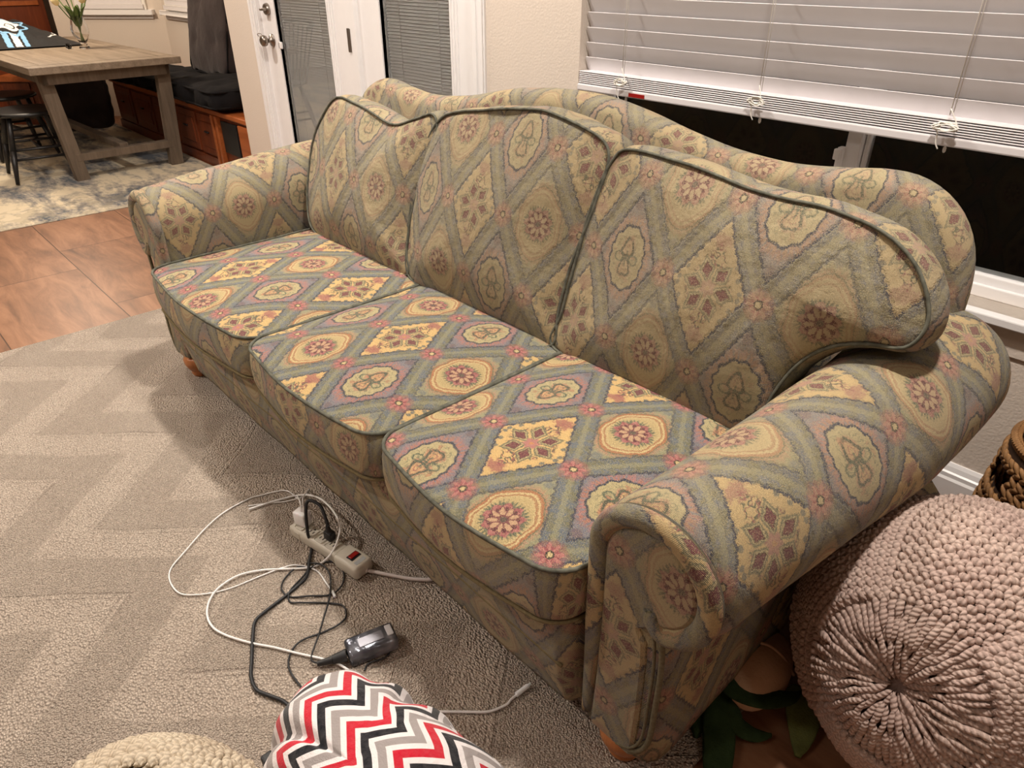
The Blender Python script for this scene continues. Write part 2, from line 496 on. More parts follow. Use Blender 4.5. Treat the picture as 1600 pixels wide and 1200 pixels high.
M_BRNCUS= plain('charcoal_suede', (58,50,50), .9, var=.22, scale=7, bump=.006, bscale=18, spec=.15, Sheen_Weight=.1)
M_WHITE = plain('white_trim_paint', (238,236,236), .35, var=.01)
M_BLIND = plain('white_faux_wood', (226,222,224), .4, var=.01)
M_SLAT2 = plain('grey_mini_blind', (222,220,218), .6, var=.02)
M_CORDW = plain('white_cord', (236,232,224), .6, var=.03)
M_NICK  = plain('satin_nickel', (150,142,134), .28, metal=1, var=.05)
M_BLKP  = plain('black_plastic', (22,22,24), .45, var=.05)
M_WHTP  = plain('white_plastic', (244,244,244), .3, var=.01, Subsurface_Weight=.05)
M_STRIP = plain('putty_plastic', (206,200,186), .45, var=.02)
M_SLOT  = plain('outlet_slots', (60,54,50), .6)
M_CABLEW= plain('white_cable', (236,234,232), .4, var=.01)
M_CABLEG= plain('pale_grey_cable', (206,196,192), .5, var=.02)
M_CABLEB= plain('black_cable', (24,25,28), .5, var=.05)
M_GREYC = plain('grey_wool', (122,128,132), .9, var=.12, scale=60, bump=.002, bscale=300)
M_MUST  = plain('mustard_wool', (166,134,42), .9, var=.25, scale=220, bump=.002, bscale=400)
M_LEAF  = plain('dark_green_plush', (48,64,38), .9, var=.25, scale=30, bump=.003, bscale=120, spec=.1)
M_LEAF2 = plain('olive_plush', (104,112,66), .9, var=.2, scale=30, bump=.003, bscale=120, spec=.1)
M_CREAM = plain('cream_plush', (206,170,140), .9, var=.08, scale=20, bump=.002, bscale=120, spec=.1)
M_TULIP = plain('tulip_petal', (240,222,170), .6, var=.1, scale=20)
M_STEM  = plain('tulip_leaf', (92,118,58), .5, var=.2, scale=20)
M_RED   = plain('red_rocker', (150,24,20), .3, var=.1)
M_LBLUE = plain('light_blue_cloth', (128,176,214), .8, var=.04)
M_WCLOTH= plain('white_cloth', (226,226,226), .8, var=.03)
M_JERS  = plain('black_jersey', (20,20,23), .75, var=.2, scale=12, bump=.003, bscale=25)

def glass_mat(name, tint=(1,1,1,1), rough=0, ior=1.45):
    m = bpy.data.materials.new(name); m.use_nodes = True
    b = m.node_tree.nodes['Principled BSDF']
    b.inputs['Transmission Weight'].default_value = 1; b.inputs['Roughness'].default_value = rough
    b.inputs['IOR'].default_value = ior; b.inputs['Base Color'].default_value = tint
    return m
M_GLASS = glass_mat('clear_glass'); M_PANE = glass_mat('window_glass', (.92,.94,.94,1), 0, 1.45)

def wall_fn(c):
    def fn(g, b):
        p = g.geo()
        return (g.mix(g.noise(p, 2.5, 2), tuple(v*.97 for v in lin(c)[:3])+(1,), lin(c)), g.noise(p, 130, 2, .5), .0012)
    return fn
M_WALL = material('beige_wall_paint', wall_fn((218,206,194)), .8, spec=.25)
M_CEIL = material('ceiling_paint', wall_fn((232,224,212)), .9, spec=.2)

def floor_fn(g, b):
    x, y, z = g.sep(g.geo())
    # wood-look planks: lengths along X, rows along Y, plank 0.20 x 1.2
    W, L = .46, .92
    row = (y*(1/W)+.45).floor()
    xs = x*(1/L)+(row*.37).fract()
    cellx = xs.floor()
    fx = xs.fract(); fy = (y*(1/W)+.45).fract()
    ex = (fx-.5).abs(); ey = (fy-.5).abs()
    gr = ((ex-(.5-.0022/L)).gt(0)).max((ey-(.5-.0022/W)).gt(0))
    rnd_ = ((row*12.99+cellx*78.2).sin()*437.5).fract()
    gn = g.noise(g.comb(x*2.2+rnd_*9, y*9.5, rnd_*5), 1.1, 6, .62, .8)
    gf = g.noise(g.comb(x*14, y*80, rnd_*5), 1, 3, .6)
    col = g.ramp(gn*.8+gf*.12+rnd_*.10, [(.28, lin((84,56,40))), (.5, lin((132,92,66))), (.72, lin((162,118,88)))])
    knots = g.step(.66,.74, g.noise(g.comb(x*1.6+5, y*3.4), 1.6, 3, .6))
    col = g.mix(knots*.6, col, lin((84,56,42)))
    col = g.mix(gr, col, lin((70,44,30)))
    return (col, gf*.25-gr*1.2, .0012)
M_FLOOR = material('wood_look_floor_tile', floor_fn, .42, spec=.4)

def rug_fn(g, b):
    p = g.geo(); x, y, z = g.sep(p)
    n1 = g.noise(p, 3.0, 2); 
    # carved zig-zag lozenges
    xx = x+(n1-.5)*.05; yy = y+(g.noise(g.comb(x+4,y),3,2)-.5)*.05
    zg = ((xx*(1/.62)).fract()-.5).abs()*.62
    t = (yy*1.0+zg*1.15)*(1/.36); f = t.fract()
    thick = f.lt(.46)
    zg2 = ((xx*(1/.62)+.5).fract()-.5).abs()*.62
    t2 = (yy-zg2*1.15)*(1/.36); f2 = t2.fract()
    area = thick*1.0+(f2.lt(.40))*(1-thick)*.5
    line = g.band(f,.46,.02).max(g.band(f2,.40,.012)*.6)
    loops = g.voro(g.comb(x*1.0, y*1.35, z), 150, 'F1'); loops2 = g.voro(p, 240, 'F1')
    lp = area*loops+(1-area)*loops2
    nz = g.noise(p, 260, 2, .6); patch = g.noise(g.comb(x*1.3,y*2.2), 2.2, 3, .6)
    base = g.mix(area*.17*g.step(.35,.6,n1)+.36, lin((216,200,184)), lin((232,218,202)))
    base = g.mix((patch-.3)*.7, base, lin((196,178,162)))
    base = g.mix(g.step(.35,.75,nz)*.24, base, lin((128,112,98)))
    base = g.mix(g.step(.25,.6,lp)*.42, base, lin((130,114,102)))
    base = g.mix(line*.30*g.step(.50,.62,n1), base, lin((122,108,98)))
    sp = g.step(.035,.015, ((x+3.02)*(x+3.02)+(y-.02)*(y-.02)*2).sqrt()+(nz-.5)*.02)
    base = g.mix(sp*.8, base, lin((70,68,72)))
    h = (1-lp)*.8+nz*.3+area*.12-line*.35
    return (base, h, .012)
M_RUG = material('loop_pile_rug', rug_fn, .95, spec=.1)

def drug_fn(g, b):
    p = g.geo(); x, y, z = g.sep(p)
    n = g.noise(g.comb(x*1.0,y*2.6), 2.0, 5, .65, .4)
    n2 = g.noise(p, 24, 4, .7)
    col = g.ramp(n*.8+n2*.2, [(.40, lin((96,100,106))),(.47, lin((150,144,136))),(.56, lin((212,198,172)))])
    edge = g.step(.10,.09,(x+4.98).abs()); lat = g.step(.48,.5,g.noise(p,46,2))
    col = g.mix(edge*(1-lat)*.6, col, lin((180,170,150)))
    br = g.step(.55,.58,g.voro(p,14,'F1'))*g.step(-5.5,-5.3,x)*.35
    col = g.mix(br, col, lin((150,140,120)))
    return (col, n2, .002)
M_DRUG = material('distressed_area_rug', drug_fn, .95, spec=.1)

def yarn_fn(c1, c2, c3, tw=760):
    def fn(g, b):
        u, v, _ = g.sep(g.uv())
        st = ((u*tw+v*6.283*2)).sin()*.5+.5
        n = g.noise(g.geo(), 9, 3, .6); f = g.noise(g.geo(), 420, 2, .6)
        col = g.mix(g.step(.35,.65,n), lin(c1), lin(c2))
        col = g.mix((f-.3)*.5, col, lin(c3))
        k = st*.28+.80
        col = g.mix(1.0, col, g.comb(k,k,k), 'MULTIPLY')
        return (col, st*.7+f*.4, .002)
    return fn
M_YARN = material('mauve_chunky_yarn', yarn_fn((186,162,152),(202,180,168),(150,124,116)), .92, spec=.15)
M_YARNC= material('cream_chunky_yarn', yarn_fn((214,200,178),(196,180,158),(176,158,136)), .92, spec=.15)
M_HYAC = material('water_hyacinth', yarn_fn((168,124,80),(134,94,58),(196,156,106), 300), .6, spec=.35)
M_HYDK = plain('basket_core', (62,42,28), .8, var=.2, scale=60)
M_YCORE= plain('pouf_core', (150,126,118), .95, var=.15, scale=60)
M_YCOREC= plain('pouf_core_cream', (150,136,118), .95, var=.15, scale=60)

def chevron_fn(g, b):
    u, v, _ = g.sep(g.uv())
    n = g.noise(g.uv(), 60, 2); n2 = g.noise(g.uv(), 14, 2)
    zz = ((u*(1/.118)).fract()-.5).abs()*.128*1.0
    t = ((v+zz*.95+(n2-.5)*.004)*(1/.132)).fract()
    W=lin((232,226,226)); K=lin((22,24,30)); R=lin((196,26,48)); GY=lin((158,150,148))
    col = g.mix(0.0, W, W)
    for c, lo, hi in ((K,.0,.20),(R,.333,.533),(GY,.667,.867)):
        m_ = g.step(lo-.006,lo+.006,t)*g.step(hi+.006,hi-.006,t)
        if lo == 0: m_ = g.step(hi+.006,hi-.006,t)
        col = g.mix(m_, col, c)
    col = g.mix((n-.3)*.16, col, lin((190,184,184)))
    return (col, n+g.noise(g.uv(), 300, 2)*.4, .0025)
M_CHEV = material('chevron_fleece', chevron_fn, .9, spec=.15, Sheen_Weight=.2)

def tape_fn(g, b):
    x, y, z = g.sep(g.obj())
    n = g.noise(g.obj(), 22, 2, .4)
    return (g.ramp(n, [(.35, lin((66,68,76))), (.55, lin((120,122,130))), (.7, lin((176,176,184)))]), g.noise(g.obj(), 40, 2), .003)
M_TAPE = material('glossy_grey_casing', tape_fn, .18, metal=.6)

# ------------------------------------------------------------------ room shell
WY = 2.017; CZ = 2.6
def plane(name, a, b, c, d, mat):
    return struct(mesh(name, [a,b,c,d], [(0,1,2,3)], mat, smooth=False))
def slab(name, lo, hi, mat, parent=None, bev=0):
    o = MB().box(lo, hi, bev).build(name, mat, parent)
    if parent is None: struct(o)
    return o
slab('floor', (-10.5,-3.6,-.05), (2.2,5.0,0), M_FLOOR)
slab('ceiling', (-10.5,-3.6,CZ), (2.2,5.0,CZ+.1), M_CEIL)
# back wall with window opening (x -1.832..0.30, z .56..2.25) and door opening (x -4.30..-2.40, z 0..2.08)
WX0, WX1, WZ0, WZ1 = -1.834, .45, .585, 2.15
DX0, DX1, DZ1 = -4.30, -2.375, 2.07
b = MB(); T = WY+.16
for lo, hi in (((-4.70,WY,0),(DX0,T,CZ)), ((DX0,WY,DZ1),(DX1,T,CZ)), ((DX1,WY,0),(WX0,T,CZ)),
               ((WX0,WY,0),(WX1,T,WZ0)), ((WX0,WY,WZ1),(WX1,T,CZ)), ((WX1,WY,0),(2.1,T,CZ))): b.box(lo, hi)
struct(b.build('wall_back', M_WALL))
slab('wall_right', (2.1,-3.6,0), (2.2,T,CZ), M_WALL)
slab('wall_front', (-10.5,-3.6,0), (2.2,-3.5,CZ), M_WALL)
slab('wall_left', (-10.5,-3.5,0), (-10.4,5.0,CZ), M_WALL)
# bay: side return hidden behind wall end, back wall and diagonal wall
YB = 2.75; CX = -7.82
slab('wall_bay_back', (CX,YB,0), (-4.58,YB+.1,CZ), M_WALL)
slab('wall_bay_side', (-4.70,T,0), (-4.60,YB,CZ), M_WALL)
dv_ = Vector((-.679,-.734,0)); nv = Vector((.734,-.679,0))
C0 = Vector((CX,YB,0)); C1 = C0+dv_*.96
bm = MB(); mm = Matrix(((dv_.x,nv.x,0,C0.x),(dv_.y,nv.y,0,C0.y),(0,0,1,0),(0,0,0,1)))
bm.box((0,-.1,0),(1.05,0,CZ),0,1,mm); struct(bm.build('wall_bay_diagonal', M_WALL))

# baseboard with stepped profile
def profile_x(name, prof, x0, x1, mat, parent=None):
    V=[];F=[]; n=len(prof)
    for x in (x0,x1):
        for (y,z) in prof: V.append((x,y,z))
    for i in range(n): F.append((i,(i+1)%n,n+(i+1)%n,n+i))
    F.append(tuple(range(n))); F.append(tuple(range(2*n-1,n-1,-1)))
    o = mesh(name, V, F, mat, parent, smooth=False)
    bm2 = bmesh.new(); bm2.from_mesh(o.data); bmesh.ops.recalc_face_normals(bm2, faces=bm2.faces); bm2.to_mesh(o.data); bm2.free()
    return o
bb = [(WY,0),(WY-.022,0),(WY-.022,.085),(WY-.017,.092),(WY-.017,.104),(WY-.012,.108),(WY-.009,.122),(WY-.004,.132),(WY,.132)]
struct(profile_x('baseboard_back', bb, -2.28, 2.1, M_WHITE))

# window: frame, sliding sashes, sill
wf = struct(MB().box((WX0,T-.07,WZ0),(WX0+.05,T-.01,WZ1)).box((WX1-.05,T-.07,WZ0),(WX1,T-.01,WZ1))
     .box((WX0,T-.07,WZ1-.05),(WX1,T-.01,WZ1)).box((WX0,T-.07,WZ0),(WX1,T-.01,WZ0+.055),.004)
     .box((WX0,T-.085,WZ0+.0),(WX1,T-.07,WZ0+.032),.003).build('window_1', M_WHITE))
MX = -.834
MB().box((MX-.048,T-.085,WZ0+.05),(MX-.006,T-.045,WZ1-.04),.003).box((MX-.004,T-.065,WZ0+.05),(MX+.008,T-.03,WZ1-.04),.003).build('window_sash', M_WHITE, wf)
MB().box((WX0+.05,T-.075,WZ0+.05),(WX0+.085,T-.045,WZ1-.04),.003).build('window_sash', M_WHITE, wf)
MB().box((MX-.064,T-.098,.80),(MX-.046,T-.075,.90),.004).box((MX-.070,T-.104,.865),(MX-.05,T-.09,.895),.003).build('sash_latch', M_WHITE, wf)
MB().box((WX0+.05,T-.052,WZ0+.04),(WX1-.05,T-.048,WZ1-.04)).build('window_pane', M_PANE, wf)
struct(MB().box((WX0-.0,WY-.03,WZ0-.024),(WX1+.0,T-.06,WZ0),.004).build('window_sill', M_WHITE))
struct(MB().box((WX0,WY-.006,WZ0-.10),(WX1+.02,WY+.002,WZ0-.024),.001).build('trim_1', M_WALL))

# night garden wall beyond the glass
struct(MB().box((-5.0,T+1.8,-.1),(2.0,T+1.9,3.0)).build('wall_garden', plain('night_fence', (14,13,13), .9)))

# horizontal wooden blind
bl = tag(empty('window_blind', ((WX0+WX1)/2, WY+.03, 2.12)), 'white wide-slat horizontal blind half lowered over the dark window behind the sofa', 'blind')
def child_world(o, root):
    o.matrix_parent_inverse = root.matrix_world.inverted()
bpy.context.view_layer.update()
BX0, BX1 = WX0+.008, WX1-.008; BY = WY+.022
s = MB(); pitch = .0462
zt = 1.018; slz = [zt+.010+pitch*k for k in range(23)]
ct, st_ = math.cos(math.radians(68)), math.sin(math.radians(68))
for z in slz:
    m4 = Matrix.Rotation(math.radians(-66),4,'X'); m4.translation = Vector((0, BY+.012, z+.012))
    s.box((BX0,-.026,-.0014),(BX1,.026,.0014),.0009,1,m4)
o = s.build('slat_stack', M_BLIND, bl); child_world(o, bl)
s = MB()
for k in range(7): s.box((BX0-.004,BY-.024,.982+k*.0058),(BX1,BY+.028,.9852+k*.0058),.0012,1)
o = s.build('stacked_slats', M_BLIND, bl); child_world(o, bl)
o = MB().box((BX0-.008,BY-.028,.957),(BX1,BY+.032,.979),.004).build('bottom_rail', M_BLIND, bl); child_world(o, bl)
o = MB().box((BX0,BY-.03,2.09),(BX1,BY+.035,2.15),.003).build('head_rail', M_BLIND, bl); child_world(o, bl)
for cx in (-1.632,-1.127,-.615,-.10):
    s = MB(); s.tube([(cx,BY-.030,1.03),(cx,BY-.034,1.4),(cx,BY-.034,2.1)], .0013, 6)
    s.tube([(cx+.006,BY-.028,1.03),(cx+.006,BY-.032,1.4),(cx+.006,BY-.032,2.1)], .0010, 6)
    # bundled tangle hanging over the stacked slats
    pts = [(cx,BY-.034,1.045)]
    for k in range(26):
        a = k*1.9; pts.append((cx+.004+math.cos(a)*.027*random.uniform(.5,1.2), BY-.040-random.uniform(0,.010), 1.004+math.sin(a)*.012*random.uniform(.5,1.2)))
    pts += [(cx-.015,BY-.036,.99),(cx-.012,BY-.036,.965),(cx-.004,BY-.034,.95)]
    s.tube(catmull(pts,5), .0016, 6)
    s.lathe([(.002,0),(.004,.004),(.004,.012),(.001,.016)], (cx+.003,BY-.005,.938), 10)
    o = s.build('lift_cord', M_CORDW, bl, True); child_world(o, bl)
o = MB().box((-1.60,BY-.0295,.9605),(-1.535,BY-.028,.972)).build('warning_label', M_RED, bl); child_world(o, bl)
o['label'] = 'red warning label on the bottom rail'

# patio doors (door_1 with knob, door_2 fixed leaf)
def door_leaf(name, x0, x1, gx0, gx1):
    d = struct(MB().box((x0,WY+.02,.0),(gx0,WY+.062,2.04)).box((gx1,WY+.02,0),(x1,WY+.062,2.04))
        .box((gx0,WY+.02,0),(gx1,WY+.062,.26)).box((gx0,WY+.02,1.9),(gx1,WY+.062,2.04)).build(name, M_WHITE))
    # moulded glazing frame
    s = MB()
    for w, dd in ((.034,.006),(.022,.013),(.010,.018)):
        y = WY+.02-dd
        s.box((gx0-w,y,.26-w),(gx0,WY+.03,1.9+w),.002).box((gx1,y,.26-w),(gx1+w,WY+.03,1.9+w),.002)
        s.box((gx0,y,.26-w),(gx1,WY+.03,.26),.002).box((gx0,y,1.9),(gx1,WY+.03,1.9+w),.002)
    s.build('glazing_frame', M_WHITE, d)
    s = MB(); z = .285
    while z < 1.88:
        m4 = Matrix.Rotation(math.radians(66),4,'X'); m4.translation = Vector((0, WY+.042, z))
        s.box((gx0+.003,-.0065,-.0004),(gx1-.003,.0065,.0004),0,1,m4); z += .0135
    for f in (.22,.78):
        x = gx0+(gx1-gx0)*f; s.box((x-.0008,WY+.0345,.27),(x+.0008,WY+.0355,1.89))
    s.build('enclosed_blind', M_SLAT2, d)
    MB().box((gx0,WY+.024,.26),(gx1,WY+.027,1.9)).build('glass_pane', M_PANE, d)
    MB().box((gx0,WY+.056,.26),(gx1,WY+.060,1.9)).build('glass_pane', M_PANE, d)
    return d
d1 = door_leaf('door_1', -4.275, -3.345, -4.075, -3.525)
d2 = door_leaf('door_2', -3.265, -2.41, -3.06, -2.555)
# slide for blind tilt on door_1
MB().box((-4.09,WY+.002,.93),(-4.05,WY+.012,.965),.003).build('blind_slider', M_WHITE, d1)
def knobset(zc, big):
    m4 = Matrix.Rotation(math.radians(90),4,'X')
    s = MB(); c = (-4.185, WY+.02, zc)
    if big:
        s.lathe([(.034,0),(.034,.004),(.030,.008),(.013,.010),(.011,.030),(.018,.034),(.027,.040),(.030,.052),(.027,.064),(.015,.071),(.006,.072)], c, 32, m4)
        return s.build('door_knob', M_NICK, d1, True)
    s.lathe([(.031,0),(.031,.010),(.026,.018),(.012,.019)], c, 32, m4)
    s.box((-.004-4.185-.018,WY-.022,zc-.006),(-4.185+.022,WY+.004,zc+.006),.004)
    return s.build('deadbolt', M_NICK, d1, 'auto')
knobset(.965, True); knobset(1.12, False)
tag(tube('key_ring', catmull([(-4.185+.022*math.cos(a), WY-.052+.004*math.sin(a*2), .993+.010*math.sin(a)) for a in np.linspace(0,2*PI,9)[:-1]],6,True), .002, M_NICK, None, 6, True),
    'small metal ring and key looped over the door knob', 'key ring')
# jambs, mullion post and casings
struct(MB().box((DX0,WY-.004,0),(-4.275,T,2.07),.002).box((-3.345,WY+.004,0),(-3.30,T,2.05),.002).box((-3.30,WY-.004,0),(-3.265,T,2.05),.003)
     .box((-2.41,WY-.004,0),(DX1,T,2.07),.002).box((DX0,WY-.004,2.04),(DX1,T,2.09),.002).build('trim_2', M_WHITE))
s = MB()
for x0,x1 in ((-4.36,-4.285),(-2.40,-2.325)):
    s.box((x0,WY-.010,0),(x1,WY+.002,2.13),.002); s.box((x0+.006,WY-.016,0),(x0+.03,WY-.005,2.13),.003); s.box((x1-.03,WY-.018,0),(x1-.006,WY-.005,2.13),.003)
s.box((-4.36,WY-.015,2.06),(-2.325,WY+.002,2.13),.002); struct(s.build('trim_3', M_WHITE))
for zh in (1.02,.3,1.75):
    MB().box((-3.352,WY+.0,zh-.05),(-3.325,WY+.012,zh+.05),.001).lathe([(.006,-.052),(.006,.052)], (-3.335,WY-.002,zh), 12).build('hinge', M_NICK, d1, 'auto')

# ------------------------------------------------------------------ rugs
MB().box((-3.22,-2.2,.0),(-.36,1.15,.012),.004).build('area_rug', M_RUG)
tag(bpy.data.objects['area_rug'], 'large beige loop-pile rug with faint zigzag texture under the front of the sofa', 'rug')
tag(MB().box((-8.9,-1.0,.0),(-4.95,2.09,.006),.002).build('dining_rug', M_DRUG), 'cream and slate distressed rug under the dining table', 'rug')

# ------------------------------------------------------------------ SOFA
SOFA = tag(empty('sofa', (-1.52,1.15,0)), 'long camelback three-seat sofa in faded diamond and floral tapestry with rolled arms', 'sofa')
bpy.context.view_layer.update()
def sofa_part(o): child_world(o, SOFA); return o

def arm_outline(y, side, dz):
    """outline of the arm in (x,z) for the right arm; inner foot -> over the roll -> outer foot"""
    t = (y-.70)/.95; t = max(0,min(1,t))
    xc = -.440+.060*min(1,t*1.55); r = .125+.022*min(1,t*1.3); zc = .530+.045*t+dz
    bot = .085
    P = [(xc-r, bot)]
    for k in range(1,9): P.append((xc-r+.004*math.sin(k/9*PI), bot+(zc-bot)*k/9))
    for k in range(0,37):
        a = PI-(PI+math.radians(76))*k/36
        P.append((xc+r*math.cos(a), zc+r*math.sin(a)))
    xo = -.392
    zt_ = P[-1][1]-.004
    P.append((xo-.004, zt_-.006))
    for k in range(1,8): P.append((xo+.004*math.sin(k/8*PI), zt_-.012-(zt_-.012-bot)*k/7))
    return np.array(P)
def build_arm(side, mat, dz=0):
    mx = (lambda x: x) if side > 0 else (lambda x: -3.04-x)
    ys = [.700,.7015,.706,.714,.724,.737]+list(np.linspace(.76,1.62,30))+[1.635,1.645,1.65]
    V=[];UV=[];F=[]; n=None
    for j, y in enumerate(ys):
        P = arm_outline(y, side, dz)
        t = np.gradient(P,axis=0); t/=np.linalg.norm(t,axis=1,keepdims=True); nn=np.c_[t[:,1],-t[:,0]]   # points inward for this orientation? fixed below
        ins = 0
        if y < .737: ins = .037*(1-math.sqrt(max(0,1-((.737-y)/.037)**2)))
        if y > 1.62: ins = .03*(1-math.sqrt(max(0,1-((y-1.62)/.03)**2)))
        Q = P+nn*ins
        s = np.r_[0,np.cumsum(np.hypot(*np.diff(P,axis=0).T))]
        n = len(P)
        for k in range(n):
            x, z = Q[k]
            w = noise.noise(Vector((x*5+side*9, y*5, z*5)))*.006*(1 if .74<y<1.6 else .3)
            yy = y + (noise.noise(Vector((x*14+side*3,0,z*14)))*.002)
            V.append((mx(x-nn[k][0]*w), yy, z-nn[k][1]*w)); UV.append((y-ins*.6, s[k]))
    for j in range(len(ys)-1):
        for k in range(n-1): F.append((j*n+k, j*n+k+1, (j+1)*n+k+1, (j+1)*n+k))
        F.append((j*n+n-1, j*n, (j+1)*n, (j+1)*n+n-1))
    F.append(tuple(range(n))); F.append(tuple((len(ys)-1)*n+k for k in range(n)))
    o = mesh('arm', V, F, mat, SOFA, uv=UV)
    bm_ = bmesh.new(); bm_.from_mesh(o.data); bmesh.ops.recalc_face_normals(bm_, faces=bm_.faces); bm_.to_mesh(o.data); bm_.free()
    sofa_part(o)
    # front panel set inside the rolled edge
    P = arm_outline(.70, side, dz); 
    t = np.gradient(P,axis=0); t/=np.linalg.norm(t,axis=1,keepdims=True); nn=np.c_[t[:,1],-t[:,0]]
    Q = P+nn*.036
    Q[:,1] = np.maximum(Q[:,1], .09)
    Vp=[];UVp=[];Fp=[]; N=len(Q)
    for dd,y in ((.034,.705),(.037,.697),(.044,.6925)):
        for k in range(N):
            x,z=P[k]+nn[k]*dd; z=max(z,.09); Vp.append((mx(x),y,z)); UVp.append((x,z))
    for i in range(2):
        for k in range(N): Fp.append((i*N+k,i*N+(k+1)%N,(i+1)*N+(k+1)%N,(i+1)*N+k))
    Fp.append(tuple(2*N+k for k in range(N)))
    o = mesh('arm_panel', Vp, Fp, F_PANEL, SOFA, uv=UVp, smooth=False)
    bm_ = bmesh.new(); bm_.from_mesh(o.data); bmesh.ops.triangulate(bm_, faces=[f for f in bm_.faces if len(f.verts)>4]); bmesh.ops.recalc_face_normals(bm_, faces=bm_.faces); bm_.to_mesh(o.data); bm_.free()
    # orient toward -Y
    sofa_part(o)
    # bolster band : inner edge and over the scroll, ending in a curled tongue
    idx = [i for i in range(len(P)) if i <= 9+34]
    band=[]
    for i in idx:
        q = P[i]+nn[i]*.020
        band.append((mx(q[0]), .703, max(q[1],.10)))
    tg = [(mx(-.405),.700,.435+dz),(mx(-.425),.697,.452+dz),(mx(-.430),.698,.470+dz)]
    pts = catmull(band[::2]+tg, 3)
    Vt,Ft,St = tube_geo(pts, lambda f: .020*(.55+.45*min(1,f*9)) if f<.9 else .020-.006*(f-.9)*10, 14)
    Vt=[Vector((v.x, .703+(v.y-.703)*.9, v.z)) for v in Vt]
    uvb=[(.70+ (k-.5)*.12+.2, l+.1) for (l,k) in St]
    o = mesh('arm_band', Vt, Ft, mat, SOFA, uv=uvb); sofa_part(o)
    # welt on the outer lower edge
    w = catmull([(mx(-.430),.694,.47+dz),(mx(-.424),.690,.46+dz),(mx(-.404),.694,.43+dz),(mx(-.397),.698,.36),(mx(-.397),.699,.25),(mx(-.400),.699,.16),(mx(-.420),.698,.11),(mx(-.45),.697,.092)],6)
    sofa_part(tube('arm_welt', w, .0055, F_WELTB, SOFA, 8))
    sofa_part(tube('arm_welt', [(x, y-.004, z) for x,y,z in [(v.x-(.012 if side>0 else -.012),v.y,v.z) for v in w[8:]]], .003, F_WELTB, SOFA, 6))
build_arm(1, F_ARM, 0)
build_arm(-1, F_ARML, .035)

# front rail: soft bulged profile
prof = []
for t in np.linspace(0,1,26):
    z = .065+.262*t; y = .703-.035*math.sin(t*PI*.62)**1.2
    prof.append((y,z))
xs = np.r_[np.linspace(-2.466,-2.43,8), np.linspace(-2.40,-.64,80), np.linspace(-.61,-.574,8)]; V=[];UV=[];F=[]
full = prof+[(.74,.329),(1.5,.329),(1.5,.085),(.72,.072)]
s_ = np.r_[0,np.cumsum(np.hypot(*np.diff(np.array(full),axis=0).T))]
n = len(full)
for x in xs:
    for k,(y,z) in enumerate(full):
        w = noise.noise(Vector((x*6,z*9,1)))*.004 if k < 26 else 0
        ed = max(0., 1-min(abs(x+2.466),abs(x+.574))/.034) if k < 26 else 0
        V.append((x,y+w+.036*ed*ed,z)); UV.append((x+.02*ed*(1 if x>-1.5 else -1),s_[k]))
for j in range(len(xs)-1):
    for k in range(n): F.append((j*n+k,j*n+(k+1)%n,(j+1)*n+(k+1)%n,(j+1)*n+k))
F.append(tuple(range(n))); F.append(tuple((len(xs)-1)*n+k for k in range(n)))
o = mesh('front_rail', V, F, F_BODY, SOFA, uv=UV); sofa_part(o)
bm_ = bmesh.new(); bm_.from_mesh(o.data); bmesh.ops.recalc_face_normals(bm_, faces=bm_.faces); bm_.to_mesh(o.data); bm_.free()
sofa_part(tube('rail_welt', [(x,.6755+noise.noise(Vector((x*6,.2*9,1)))*.004,.205) for x in np.linspace(-2.45,-.59,60)], .004, F_SEAM, SOFA, 8))

# camel back
half = [(0,1.02),(.12,1.015),(.28,.995),(.45,.958),(.58,.940),(.70,.935),(.82,.945),(.92,.960),(1.0,.955),(1.07,.92),(1.12,.86),(1.148,.78),(1.155,.68),(1.15,.4),(1.14,.12)]
top = [(-1.52+x,z) for x,z in half]; left = [(-1.52-x,z) for x,z in half[1:]][::-1]
outl = spline2([(-1.52-1.14,.12)]+left[1:]+top, True, 6)
sh = lambda a,b,d: (a, 1.56+.10*(b-.5)+d, b)
rg = [(.3,0,0,None),(.6,0,0,None),(.85,0,0,None),(1,-.035,0,None),(1,-.02,.004,-.018),(1,-.008,.014,0),(1,0,.032,.02),(1,.003,.05,.04),(1,0,.07,.06),(1,-.012,.092,.085),(1,-.03,.10,.105),(.8,0,.10,None)]
o,_,_ = pillow('back_panel', outl, rg, sh, fabric('tapestry_camelback', .50, .95, off=(-.752,.755), rot=PI, bump=.002, crinkle=1.2), SOFA, N=260, wr=(.004,4)); sofa_part(o)

# bun feet
for fx, fy in ((-2.515,.735),(-.475,.74),(-2.53,1.55),(-.475,1.55)):
    o = MB().lathe([(.020,.0125),(.030,.014),(.034,.024),(.030,.030),(.040,.042),(.050,.062),(.052,.080),(.045,.092),(.03,.096)], (fx,fy,0), 28).build('bun_foot', M_BUN, SOFA, True)
    sofa_part(o)

